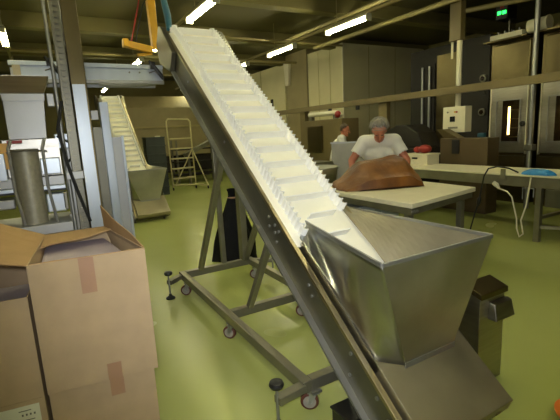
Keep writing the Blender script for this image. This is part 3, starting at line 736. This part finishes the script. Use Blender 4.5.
# oven roof equipment
t = thing('duct_pipe', 'pale round duct piece lying on the ledge above the ovens, behind the pipe column', 'duct', (7.87, 4.35, 3.1))
MB().cyl((7.87, 4.47, 3.225), (7.87, 4.16, 3.225), .115, n=20).build('barrel', M['cream_box'], t, smooth=True)
MB().cyl((7.87, 4.16, 3.227), (7.87, 4.13, 3.227), .122, n=20).build('end_flange', M['cream_box'], t, smooth=True)
t = thing('parts_tray', 'cream tray of loose metal fittings lying on the ledge above the lit oven', 'tray', (7.86, 4.82, 3.1))
b = MB().box(7.75, 7.98, 4.53, 5.14, 3.101, 3.108)
for a in ((7.75, 7.755, 4.53, 5.14), (7.975, 7.98, 4.53, 5.14), (7.755, 7.975, 4.53, 4.535), (7.755, 7.975, 5.135, 5.14)): b.box(*a, 3.108, 3.19)
b.build('tub', M['cream_box'], t)
for k in range(8):
    yy = 4.60 + k * .066; r_ = .02 + .004 * (k % 3)
    q = props(MB().lathe([(r_, 0), (r_ + .004, .03), (r_ * .6, .05), (r_ * .6, .11 + .04 * (k % 2))], (7.83 + .06 * (k % 2), yy, 3.109), 10).build('pipe_fitting', M['steel_flat'] if k % 3 else M['black_plastic']),
              'small metal fitting standing in the cream tray above the lit oven', 'fitting', 'loose fittings in the tray')
t = thing('status_display', 'small green lit display high above the lit oven', 'display', (8.1, 5.0, 3.5))
MB().box(8.05, 8.36, 5.0, 5.24, 3.52, 3.78).build('case', M['black_plastic'], t, bevel=.01)
MB().box(8.04, 8.05, 5.03, 5.10, 3.61, 3.67).build('green_light', M['green_led'], t)
MB().box(8.04, 8.05, 5.13, 5.20, 3.615, 3.675).build('green_light', M['green_led'], t)
MB().box(8.04, 8.05, 5.08, 5.15, 3.72, 3.75).build('red_light', M['red'], t)
MB().cyl((8.32, 5.12, 3.2), (8.32, 5.12, 3.52), .02, n=8).build('stem', M['steel_dark'], t)
t = thing('exhaust_duct', 'tan square exhaust duct rising behind the ovens to the ceiling', 'duct', (9.0, 4.3, 3.2))
MB().box(8.7, 9.3, 3.9, 4.1, 3.2, ZC).build('shaft', M['tan'], t)

# conduit post with control box
t = thing('conduit_post', 'slim cream conduit post dropping from the ceiling to the control box', 'post', (7.0, 5.24, 1.9))
MB().cyl((7.0, 5.24, 1.912), (7.0, 5.24, 3.7), .05, n=12).build('conduit', M['cream_box'], t, smooth=True)
MB().box(6.93, 7.07, 5.18, 5.42, 3.1, ZC).build('cable_trunk', M['tan'], t, bevel=.01)
MB().cyl((7.0, 5.40, 2.8), (7.0, 5.40, 3.1), .02, n=8).build('cable_stub', M['cream_box'], t)
t = thing('control_box', 'cream control box with small dark display, mounted on the conduit post', 'control box', (7.0, 5.27, 1.43))
MB().box(6.93, 7.13, 5.03, 5.52, 1.43, 1.91).build('enclosure', M['cream_box'], t, bevel=.012)
MB().box(6.922, 6.93, 5.07, 5.48, 1.47, 1.87).build('front_plate', M['cream_box'], t, bevel=.004)
MB().box(6.915, 6.922, 5.24, 5.35, 1.63, 1.73).build('display', M['screen'], t)
for ky, mm in ((5.40, 'steel_dark'), (5.24, 'yellow'), (5.20, 'red')):
    MB().cyl((6.905, ky, 1.81), (6.922, ky, 1.81), .016, n=10).build('indicator', M[mm], t)
b = MB()
for k in range(9): b.box(6.918, 6.922, 5.18 + k * .024, 5.196 + k * .024, 1.50, 1.535)
b.build('lettering', M['ink'], t)

# tan rail along the line
t = thing('support_rail', 'long tan horizontal rail on posts, crossing from behind the conveyor to the right edge', 'rail', (6.9, 7, 0))
MB().box(6.78, 6.86, 1.5, 14.5, 2.14, 2.27).build('beam', M['tan'], t, bevel=.006)
for py_ in (7.1, 10.4, 13.6): MB().box(6.86, 6.98, py_ - .13, py_ + .13, 0, 2.24).build('post', M['tan'], t, bevel=.006)
for py_ in (7.9, 9.0): MB().cyl((6.82, py_, 2.04), (6.82, py_, 2.14), .05, n=10).build('hanger', M['black_plastic'], t)

# ------------------------------------------------------------------ white belt table along the ovens
t = thing('belt_table', 'long narrow table with white belt running along in front of the ovens', 'conveyor table', (5.95, 4.5, 0))
MB().box(5.5, 6.35, 1.2, 6.9, .86, .885).build('belt', M['board'], t, bevel=.006)
MB().box(5.52, 6.33, 1.2, 6.9, .72, .858).build('frame', M['frame_steel'], t, bevel=.004)
for py_ in (2.90, 6.0):
    for px_ in (5.56, 6.29): MB().box(px_ - .035, px_ + .035, py_ - .035, py_ + .035, 0, .72).build('leg', M['frame_steel'], t, bevel=.003)
MB().box(5.6, 6.25, 2.88, 2.92, .3, .34).build('stretcher', M['frame_steel'], t)
MB().bar((6.29, 1.6, .2), (5.56, 2.9, .2), .04, .04).build('stretcher', M['frame_steel'], t)
MB().box(5.485, 5.50, 3.33, 3.40, .80, .95).build('end_bracket', M['frame_steel'], t, bevel=.004)
MB().box(5.46, 5.49, 2.35, 2.78, .50, .72).build('motor_bracket', M['steel_dark'], t)
MB().box(5.49, 5.75, 2.35, 2.78, .50, .66).build('drive_motor', M['steel_dark'], t, bevel=.01)
def blob(name, label, cat, c, sx, sy, sz, m):
    b = MB(); rows = []
    for j in range(9):
        v = j / 8; a = v * PI / 2
        rows.append([Vector((c[0] + sx * math.cos(a) * math.cos(u) * (1 + .15 * math.sin(3 * u + 1)), c[1] + sy * math.cos(a) * math.sin(u) * (1 + .12 * math.sin(4 * u)), c[2] + sz * math.sin(a) * (1 + .2 * math.sin(5 * u) * math.cos(a)))) for u in [2 * PI * k / 24 for k in range(25)]])
    return props(b.grid(rows).build(name, m, smooth=True), label, cat)
blob('plastic_bag', 'crumpled bright blue plastic bag lying on the edge of the belt table', 'bag', (5.58, 2.94, .886), .09, .20, .075, M['blue'])
MBc = lambda pts, r, m, nm, lb: props(MB().tube(pts, r, 8).build(nm, m, smooth=True), lb, 'cable', 'cables at the belt table')
k = thing('power_cable', 'black power cable looping off the belt table down to the floor', 'cable', (5.45, 3.6, .01), 0, 'cables at the belt table')
MB().tube([(5.6, 3.22, .90), (5.47, 3.27, .965), (5.45, 3.42, .985), (5.44, 3.55, .95), (5.44, 3.61, .84), (5.44, 3.64, .68), (5.44, 3.68, .45), (5.44, 3.74, .25), (5.44, 3.80, .012), (5.40, 4.1, .012)], .011, 8).build('cord', M['black_rubber'], k, smooth=True)
MB().tube([(5.44, 3.66, .54), (5.44, 3.67, .50), (5.44, 3.68, .44), (5.44, 3.69, .39)], [.012, .03, .028, .012], 10).build('plug', M['black_plastic'], k, smooth=True)
k = thing('sensor_cable', 'pale cord with white connector hanging in a loop below the belt table', 'cable', (5.45, 3.1, .05), 0, 'cables at the belt table')
MB().tube([(5.45, 3.38, .68), (5.45, 3.27, .65), (5.45, 3.20, .58), (5.45, 3.12, .30), (5.45, 3.11, .16), (5.45, 3.07, .05), (5.45, 3.02, .10), (5.45, 3.06, .28), (5.45, 3.0, .5), (5.46, 2.97, .86)], .010, 8).build('cord', M['cream_box'], k, smooth=True)
MB().tube([(5.45, 3.47, .755), (5.45, 3.43, .73), (5.45, 3.38, .68)], [.03, .035, .014], 10).build('connector', M['cream_box'], k, smooth=True)
k = thing('wire_hook', 'thin bent wire hook under the blue bag on the belt table', 'hook', (5.49, 3.05, .5))
MB().tube([(5.49, 3.08, .56), (5.49, 3.08, .71), (5.49, 2.94, .71), (5.49, 2.94, .60)], .008, 6).build('wire', M['steel_flat'], k)
# crates and boxes behind the belt table
t = thing('white_crate', 'small pale plastic crate standing on the belt table beside the person', 'crate', (6.1, 5.4, .886))
b = MB().box(5.98, 6.3, 5.08, 5.62, .886, .9)
for a in ((5.98, 5.992, 5.08, 5.62), (6.288, 6.3, 5.08, 5.62), (5.992, 6.288, 5.08, 5.092), (5.992, 6.288, 5.608, 5.62)): b.box(*a, .9, 1.06)
b.build('body', M['cream_box'], t, bevel=.004)
MB().box(5.965, 6.315, 5.065, 5.635, 1.06, 1.085).build('rim', M['cream_box'], t, bevel=.004)
MB().box(5.97, 5.98, 5.30, 5.42, .99, 1.02).build('grip_hole', M['black_plastic'], t)
t = thing('red_bundle', 'red plastic bundle lying in the pale crate', 'bundle', (6.13, 5.2, 1.0))
MB().ball((6.13, 5.26, 1.165), .12, (.9, 1.1, .65), 16).build('lump', M['red'], t, smooth=True)
MB().ball((6.12, 5.42, 1.15), .08, (.9, 1.0, .75), 14).build('lump', M['red'], t, smooth=True)
t = thing('brown_machine', 'brown steel dough machine body behind the belt table, left of the lit oven', 'machine', (6.9, 5.5, 0))
MB().box(6.62, 6.95, 4.35, 5.32, 0, 1.33).build('body', M['brown_box'], t, bevel=.01)
MB().hexa([(6.7, 5.0, 1.33), (6.9, 5.0, 1.33), (6.9, 5.3, 1.33), (6.7, 5.3, 1.33), (6.6, 5.25, 1.5), (6.8, 5.25, 1.5), (6.8, 5.4, 1.5), (6.6, 5.4, 1.5)]).build('lid', M['tan'], t)
MB().box(6.60, 6.62, 4.9, 5.05, 1.05, 1.3).build('handle', M['black_plastic'], t)
t = thing('dark_mixer', 'dark rounded machine behind the belt table, right of the person', 'machine', (6.95, 6.3, 0))
MB().box(6.65, 7.2, 5.75, 6.85, 0, 1.15).build('base', M['dark_panel'], t, bevel=.02)
MB().prism([(5.75, 1.15), (5.9, 1.45), (6.2, 1.62), (6.5, 1.62), (6.8, 1.5), (6.85, 1.15)], 'x', 6.65, 7.2).build('hood', M['dark_panel'], t, bevel=.03)
MB().cyl((6.60, 6.6, .9), (6.60, 6.6, 1.35), .06, n=12).build('arm', M['black_plastic'], t, smooth=True)

# ------------------------------------------------------------------ dough table
F = Vector((2.74, 2.48, 0))
t = thing('dough_table', 'steel work table with thick white board top, in front of the person', 'table', tuple(F))
fx, fy = F.x, F.y
tp = [(2.74, 2.48), (3.92, 2.69), (4.05, 4.2), (2.76, 4.2)]
MB().prism(tp, 'z', .885, .93).build('table_top', M['board'], t, bevel=.006)
MB().prism([(2.76, 2.505), (3.90, 2.71), (4.03, 4.18), (2.78, 4.18)], 'z', .82, .884).build('apron', M['frame_steel'], t, bevel=.004)
for px_, py_ in ((2.83, 2.60), (3.80, 2.78), (2.84, 4.08), (3.93, 4.08)):
    MB().box(px_ - .03, px_ + .03, py_ - .03, py_ + .03, 0, .82).build('leg', M['frame_steel'], t, bevel=.003)
MB().prism([(2.82, 2.58), (3.82, 2.76), (3.94, 4.10), (2.83, 4.10)], 'z', .28, .31).build('shelf', M['frame_steel'], t, bevel=.003)
for k_ in range(3): MB().cyl((fx + .02 + .03 * k_, fy + .006, .855), (fx + .02 + .03 * k_, fy + .02, .855), .012, n=8).build('bolt', M['steel_flat'], t)
def bin_(x, y, label):
    q = thing('flour_bin', label, 'bin', (x, y, .311), 0, 'pale bins under the table')
    MB().hexa([(x - .12, y - .15, .311), (x + .12, y - .15, .311), (x + .12, y + .15, .311), (x - .12, y + .15, .311), (x - .16, y - .19, .74), (x + .16, y - .19, .74), (x + .16, y + .19, .74), (x - .16, y + .19, .74)]).build('tub', M['light_steel'], q, bevel=.01)
    MB().box(x - .17, x + .17, y - .2, y + .2, .741, .765).build('lid', M['light_steel'], q, bevel=.006)
bin_(2.98, 3.55, 'pale grey bin under the dough table, nearer the conveyor belt'); bin_(3.42, 3.6, 'pale grey bin under the dough table, farther from the conveyor belt')

# the dough: wide slab with a broad ridge
def dough():
    bm = bmesh.new()
    nx, ny = 44, 30
    c = Vector((3.33, 3.56, .931)); ux = Vector((.93, -.36, 0)).normalized(); uy = Vector((.36, .93, 0)).normalized()
    rows = []
    HX, HY = .50, .33
    def sstep(a, b_, t): t = min(1, max(0, (t - a) / (b_ - a))); return t * t * (3 - 2 * t)
    for j in range(ny + 1):
        v = -1 + 2 * j / ny; r = []
        for i in range(nx + 1):
            u = -1 + 2 * i / nx
            # slab: long slope at the left, flat sloping top, steeper right end and front
            h = .30 + .055 * u
            h *= .30 * sstep(-1.02, -.93, u) + .70 * sstep(-.95, -.30, u)
            h *= .35 * sstep(1.02, .95, u) + .65 * sstep(1.0, .55, u)
            h *= .40 * sstep(-1.02, -.94, v) + .60 * sstep(-.98, -.15, v)
            h *= .5 * sstep(1.02, .92, v) + .5 * sstep(1.0, .5, v)
            p = c + ux * (u * HX * (1 - .10 * v * v)) + uy * (v * HY * (1 - .12 * u * u))
            nz = noise.noise(Vector((u * 2.4, v * 2.0, 1.7))) + .4 * noise.noise(Vector((u * 6, v * 6, 3.7)))
            p += Vector((0, 0, max(0, h) * (1 + .06 * nz)))
            p += (ux * noise.noise(Vector((u * 3, v * 3, 5))) + uy * noise.noise(Vector((u * 3, v * 3, 9)))) * .012
            r.append(p)
        rows.append(r)
    mb = MB(); mb.grid(rows)
    base = [[Vector((p.x, p.y, .9305)) for p in r] for r in rows]
    mb.grid(base)
    bmesh.ops.remove_doubles(mb.bm, verts=mb.bm.verts[:], dist=.0015)
    bm.free()
    return mb.build('dough', M['dough'], smooth=True)
props(dough(), 'huge lump of brown dough lying on the white table in front of the person', 'dough')

# spiral mixer bowl left of the dough
t = thing('mixer_bowl', 'large grey steel mixing bowl on a stand, left of the dough beside the belt', 'bowl', (3.25, 4.75, 0))
MB().lathe([(.10, .62), (.24, .66), (.33, .85), (.36, 1.08), (.345, 1.08), (.31, .86), (.2, .7), (.0, .68)], (3.25, 4.75, 0), 32).build('bowl', M['steel'], t, smooth=True)
MB().lathe([(.345, 1.075), (.375, 1.08), (.375, 1.1), (.345, 1.105)], (3.25, 4.75, 0), 32).build('rim', M['steel_flat'], t, smooth=True)
MB().lathe([(.3, 0), (.3, .06), (.12, .1), (.1, .62)], (3.25, 4.75, 0), 24).build('pedestal', M['steel_dark'], t, smooth=True)

# ------------------------------------------------------------------ people
def capsule(mb, a, b, ra, rb, n=14):
    a = Vector(a); b = Vector(b)
    d = (b - a); L_ = d.length
    if L_ < 1e-6: return
    k = 5
    pts, rr = [], []
    dn = d / L_
    for i in range(k):
        t = -math.cos(PI / 2 * i / k); pts.append(a + dn * t * ra); rr.append(max(1e-3, ra * math.sqrt(max(0, 1 - t * t))))
    for i in range(5):
        t = i / 4; pts.append(a.lerp(b, t)); rr.append(ra + (rb - ra) * t)
    for i in range(1, k + 1):
        t = math.sin(PI / 2 * i / k); pts.append(b + dn * t * rb); rr.append(max(1e-3, rb * math.sqrt(max(0, 1 - t * t))))
    mb.tube(pts, rr, n)

def remesh(mb, voxel, smooth_it=4, cut=None):
    me = bpy.data.meshes.new('tmp'); mb.bm.to_mesh(me); mb.bm.free()
    o = bpy.data.objects.new('tmp', me); COL.objects.link(o)
    md = o.modifiers.new('r', 'REMESH'); md.mode = 'VOXEL'; md.voxel_size = voxel
    ms = o.modifiers.new('s', 'SMOOTH'); ms.iterations = smooth_it; ms.factor = .5
    dg = bpy.context.evaluated_depsgraph_get(); dg.update()
    ev = o.evaluated_get(dg)
    m2 = bpy.data.meshes.new_from_object(ev)
    bpy.data.objects.remove(o); bpy.data.meshes.remove(me)
    out = MB(); out.bm.from_mesh(m2); bpy.data.meshes.remove(m2)
    if cut:
        dead = [v for v in out.bm.verts if not cut(v.co)]
        bmesh.ops.delete(out.bm, geom=dead, context='VERTS')
    return out

def person(name_label, loc, rz, J, hairnet=True, sc=1.0):
    """J: joint dict in local metres: x = person's left, -y = the way the person faces"""
    t = thing('person', name_label, 'person', loc, rz)
    def V(k): return Vector(J[k]) + Vector(loc)
    b = MB()
    # torso, neck
    capsule(b, V('hipc') + Vector((-.08, 0, 0)), V('hipc') + Vector((.08, 0, 0)), .125, .125)
    capsule(b, V('hipc'), V('chest'), .135, .15); capsule(b, V('chest') + Vector((-.09, 0, 0)), V('chest') + Vector((.09, 0, 0)), .13, .13)
    capsule(b, V('shL'), V('shR'), .075, .075)
    capsule(b, V('neck'), V('head') + Vector((0, .02, -.06)), .062, .056)
    # head, face
    hd = V('head'); q = J['hrot']
    rot = Matrix.Rotation(q, 3, 'X')
    def H(x, y, z): return hd + rot @ Vector((x, y, z))
    b.ball(H(0, .01, .02), .1, (.79, .98, 1.08), 20, rot)
    b.ball(H(0, -.025, -.065), .07, (.82, .9, .85), 16, rot)
    capsule(b, H(0, -.093, .012), H(0, -.112, -.028), .011, .017, 8)          # nose
    for sx in (-1, 1):
        b.ball(H(sx * .082, .012, -.012), .03, (.35, .6, 1.05), 10, rot)       # ears
        b.ball(H(sx * .033, -.086, .03), .018, (1.3, .5, .5), 8, rot)         # brow
        b.ball(H(sx * .04, -.07, -.03), .026, (1, .7, .8), 8, rot)            # cheek
    b.ball(H(0, -.088, -.066), .016, (1.5, .55, .45), 8, rot)                # lips
    b.ball(H(0, -.082, -.1), .022, (1, .7, .8), 8, rot)                       # chin
    # arms and hands
    for s_, sg in (('L', 1), ('R', -1)):
        sh, el, wr, hn = V('sh' + s_), V('el' + s_), V('wr' + s_), V('hand' + s_)
        capsule(b, sh, el, .056, .045); capsule(b, el, wr, .044, .03)
        d = (hn - wr).normalized(); side = d.cross(Vector((0, 0, 1)))
        if side.length < .1: side = Vector((1, 0, 0))
        side.normalize(); nrm = side.cross(d)
        pal = wr + d * .085
        for kk in (-.026, -.009, .009, .026): capsule(b, wr + side * kk * .6, pal + side * kk, .017, .014, 8)
        for kk, ln in ((-.03, .062), (-.0105, .078), (.0105, .084), (.03, .074)):
            f0 = pal + side * kk; f1 = f0 + (d - nrm * .25).normalized() * ln * .55; f2 = f1 + (d - nrm * .8).normalized() * ln * .45
            capsule(b, f0, f1, .0105, .0095, 8); capsule(b, f1, f2, .0095, .008, 8)
        th0 = wr + d * .03 + side * .03 * sg; th1 = th0 + (d * .6 + side * .7 * sg).normalized() * .045; th2 = th1 + (d * .9 + side * .25 * sg).normalized() * .035
        capsule(b, th0, th1, .014, .012, 8); capsule(b, th1, th2, .012, .0095, 8)
    # legs and feet
    for s_ in 'LR':
        capsule(b, V('hip' + s_), V('kn' + s_), .085, .058); capsule(b, V('kn' + s_), V('an' + s_), .056, .04)
        capsule(b, V('an' + s_) + Vector((0, .03, -.03)), V('an' + s_) + Vector((0, -.14, -.045)), .04, .033)
    t.scale = (sc, sc, sc)
    remesh(b, .009, 3).build('body', M['skin'], t, smooth=True)
    # T-shirt
    b = MB()
    capsule(b, V('hipc') + Vector((-.085, 0, .02)), V('hipc') + Vector((.085, 0, .02)), .145, .145)
    capsule(b, V('hipc'), V('chest'), .155, .17); capsule(b, V('chest') + Vector((-.1, 0, 0)), V('chest') + Vector((.1, 0, 0)), .145, .145)
    capsule(b, V('shL'), V('shR'), .09, .09)
    for s_ in 'LR':
        sh, el = V('sh' + s_), V('el' + s_)
        capsule(b, sh, sh.lerp(el, .62), .082, .080)
    els = {s_: (V('sh' + s_), (V('el' + s_) - V('sh' + s_)).normalized(), (V('el' + s_) - V('sh' + s_)).length) for s_ in 'LR'}
    nk = V('neck'); nd = (V('head') - nk).normalized(); zlow = V('hipc').z - .06
    def keep(p):
        if p.z < zlow: return False
        if (p - nk).dot(nd) > .045 and (p - nk).length < .125: return False
        for s_ in 'LR':
            o_, d_, l_ = els[s_]
            w = (p - o_); al_ = w.dot(d_)
            if al_ > .66 * l_ and (w - d_ * al_).length < .1: return False
        return True
    remesh(b, .011, 5, keep).build('tshirt', M['shirt'], t, smooth=True)
    b = MB()
    capsule(b, V('hipc') + Vector((-.08, 0, -.02)), V('hipc') + Vector((.08, 0, -.02)), .138, .138)
    for s_ in 'LR':
        capsule(b, V('hip' + s_), V('kn' + s_), .10, .078); capsule(b, V('kn' + s_), V('an' + s_) + Vector((0, 0, .02)), .078, .066)
    za = min(V('anL').z, V('anR').z) - .02; zb = V('hipc').z + .06
    remesh(b, .014, 4, lambda p: za < p.z < zb).build('trousers', M['trousers'], t, smooth=True)
    for s_ in 'LR':
        a_ = V('an' + s_)
        b = MB(); capsule(b, a_ + Vector((0, .04, -.035)), a_ + Vector((0, -.15, -.045)), .05, .042)
        b.build('shoe', M['black_rubber'], t, smooth=True)
    # hair
    b = MB(); b.ball(hd + rot @ Vector((0, .018, .032)), .104, (.82, 1.0, 1.04), 20, rot)
    dn = rot @ Vector((0, .75, .66)); hc = hd + rot @ Vector((0, .0, .02))
    dead = [v for v in b.bm.verts if (v.co - hc).dot(dn) < .005]
    bmesh.ops.delete(b.bm, geom=dead, context='VERTS')
    b.build('hair', M['hair'], t, smooth=True, solid=.006)
    for sx in (-1, 1):
        MB().ball(hd + rot @ Vector((sx * .032, -.083, .008)), .010, (1.3, .6, .7), 10, rot).build('eye', M['eye'], t, smooth=True)
    if hairnet:
        b = MB(); b.ball(hd + rot @ Vector((0, .02, .05)), .126, (.95, 1.04, .92), 28, rot)
        dn = rot @ Vector((0, .62, .78))
        dead = [v for v in b.bm.verts if (v.co - hc).dot(dn) < .012]
        bmesh.ops.delete(b.bm, geom=dead, context='VERTS')
        for v in b.bm.verts: v.co += v.normal * .006 * noise.noise(v.co * 40)
        b.build('hairnet', M['net'], t, smooth=True)
        ring = [hc + rot @ (Vector((.094 * math.cos(a), .118 * math.sin(a), 0)) + Vector((0, .0 - .0, .02 - .8 * .118 * math.sin(a) * .9))) for a in [2 * PI * k_ / 30 for k_ in range(30)]]
        MB().tube(ring, .006, 6, True).build('elastic_band', M['net'], t)
    return t
J1 = dict(hipc=(0, .0, .93), chest=(0, -.27, 1.22), shL=(.185, -.37, 1.335), shR=(-.185, -.37, 1.335), neck=(0, -.42, 1.375), head=(0, -.53, 1.465), hrot=R(44),
          elL=(.33, -.42, 1.10), wrL=(.33, -.56, .97), handL=(.29, -.66, .95), elR=(-.34, -.42, 1.11), wrR=(-.33, -.56, .98), handR=(-.28, -.66, .96),
          hipL=(.10, .02, .88), hipR=(-.10, .02, .88), knL=(.12, -.03, .50), knR=(-.12, .03, .50), anL=(.12, .05, .09), anR=(-.12, .14, .09))
person('person in white T-shirt and hairnet leaning over the dough with both arms on it', (4.18, 4.40, 0), R(-43), J1, sc=1.06)
J2 = dict(hipc=(0, .0, .95), chest=(0, -.08, 1.25), shL=(.17, -.12, 1.40), shR=(-.17, -.12, 1.40), neck=(0, -.14, 1.44), head=(0, -.19, 1.57), hrot=R(14),
          elL=(.24, -.16, 1.12), wrL=(.18, -.38, 1.04), handL=(.14, -.5, 1.02), elR=(-.24, -.16, 1.12), wrR=(-.18, -.38, 1.04), handR=(-.14, -.5, 1.02),
          hipL=(.10, .02, .9), hipR=(-.10, .02, .9), knL=(.11, -.02, .49), knR=(-.11, 0, .49), anL=(.11, .05, .09), anR=(-.11, .05, .09))
person('second person with dark hair and white shirt, half hidden behind the grey partition', (5.60, 7.2, 0), R(48), J2, hairnet=False)
# machine with grey partition in front of the second person
t = thing('grey_partition', 'grey steel partition cabinet hiding the second person, left of the main person', 'partition', (5.6, 6.5, 0))
MB().bar((5.05, 6.65, .67), (5.75, 6.05, .67), .05, 1.3).build('panel', M['frame_steel'], t)
MB().bar((5.03, 6.66, 1.335), (5.77, 6.04, 1.335), .08, .03).build('top_edge', M['steel_flat'], t)
for a_ in ((5.05, 6.65), (5.75, 6.05)): MB().box(a_[0] - .03, a_[0] + .03, a_[1] - .03, a_[1] + .03, 0, .1).build('foot', M['steel_dark'], t)
t = thing('wall_machine', 'tan steel machine with pale pipes and valves, behind the two persons', 'machine', (6.3, 9.0, 0))
MB().box(6.2, 6.72, 7.75, 9.3, 0, 1.85).build('body', M['tan'], t, bevel=.01)
MB().box(6.14, 6.2, 8.5, 9.1, 1.05, 1.7).build('panel', M['brown_steel'], t, bevel=.01)
MB().tube([(6.3, 9.2, 2.0), (6.3, 8.0, 2.0), (6.3, 7.9, 1.9)], .06, 10).build('pipe', M['cream_box'], t, smooth=True)
for py_ in (9.1, 8.1): MB().box(6.25, 6.35, py_ - .05, py_ + .05, 1.85, 1.95).build('bracket', M['steel_dark'], t)
MB().ball((6.25, 7.95, 1.95), .08, (1, 1, 1), 12).build('valve', M['red'], t, smooth=True)
t = thing('low_conveyor', 'low grey steel roller table between the large conveyor and the grey partition', 'table', (4.6, 7.5, 0))
MB().box(4.25, 4.75, 6.2, 8.6, .95, 1.02).build('bed', M['steel_dark'], t, bevel=.006)
for px_ in (4.3, 4.7):
    for py_ in (6.4, 8.4): MB().box(px_ - .03, px_ + .03, py_ - .03, py_ + .03, 0, .95).build('leg', M['frame_steel'], t)
MB().box(4.3, 4.7, 7.2, 8.2, 1.02, 1.10).build('guard', M['frame_steel'], t)

# ------------------------------------------------------------------ camera, world, flash
cam = bpy.data.cameras.new('camera'); co = bpy.data.objects.new('camera', cam); COL.objects.link(co)
cam.sensor_fit = 'HORIZONTAL'; cam.sensor_width = 36; cam.lens = 36 * 411.23 / 560
cam.clip_start = .05; cam.clip_end = 100
yaw, pitch, roll = R(29.716), R(10.695), R(2.926)
fwd = Vector((math.sin(yaw) * math.cos(pitch), math.cos(yaw) * math.cos(pitch), -math.sin(pitch)))
right = Vector((math.cos(yaw), -math.sin(yaw), 0)); down = fwd.cross(right)
rr = right * math.cos(roll) + down * math.sin(roll); dd = -right * math.sin(roll) + down * math.cos(roll)
mt = Matrix(((rr.x, -dd.x, -fwd.x, 0), (rr.y, -dd.y, -fwd.y, 0), (rr.z, -dd.z, -fwd.z, 1.6), (0, 0, 0, 1)))
co.matrix_world = mt
S.camera = co

w = bpy.data.worlds.new('world'); S.world = w; w.use_nodes = True
bg = w.node_tree.nodes['Background']; bg.inputs['Color'].default_value = lin((120, 116, 70)); bg.inputs['Strength'].default_value = .03
# the camera's own flash, just above the lens
fl = bpy.data.lights.new('camera_flash', 'SPOT'); fl.energy = 150; fl.color = (.92, .95, 1.0); fl.spot_size = R(88); fl.spot_blend = 1.0; fl.shadow_soft_size = .04
fo = bpy.data.objects.new('camera_flash', fl); COL.objects.link(fo)
fm = mt.copy(); fm.translation = Vector((0, 0, 1.6)) + rr * (-.03) - dd * .06
fo.matrix_world = fm

S.view_settings.view_transform = 'Standard'; S.view_settings.look = 'None'
S.view_settings.gamma = 1; S.view_settings.use_curve_mapping = False
S.view_settings.exposure = 0.5
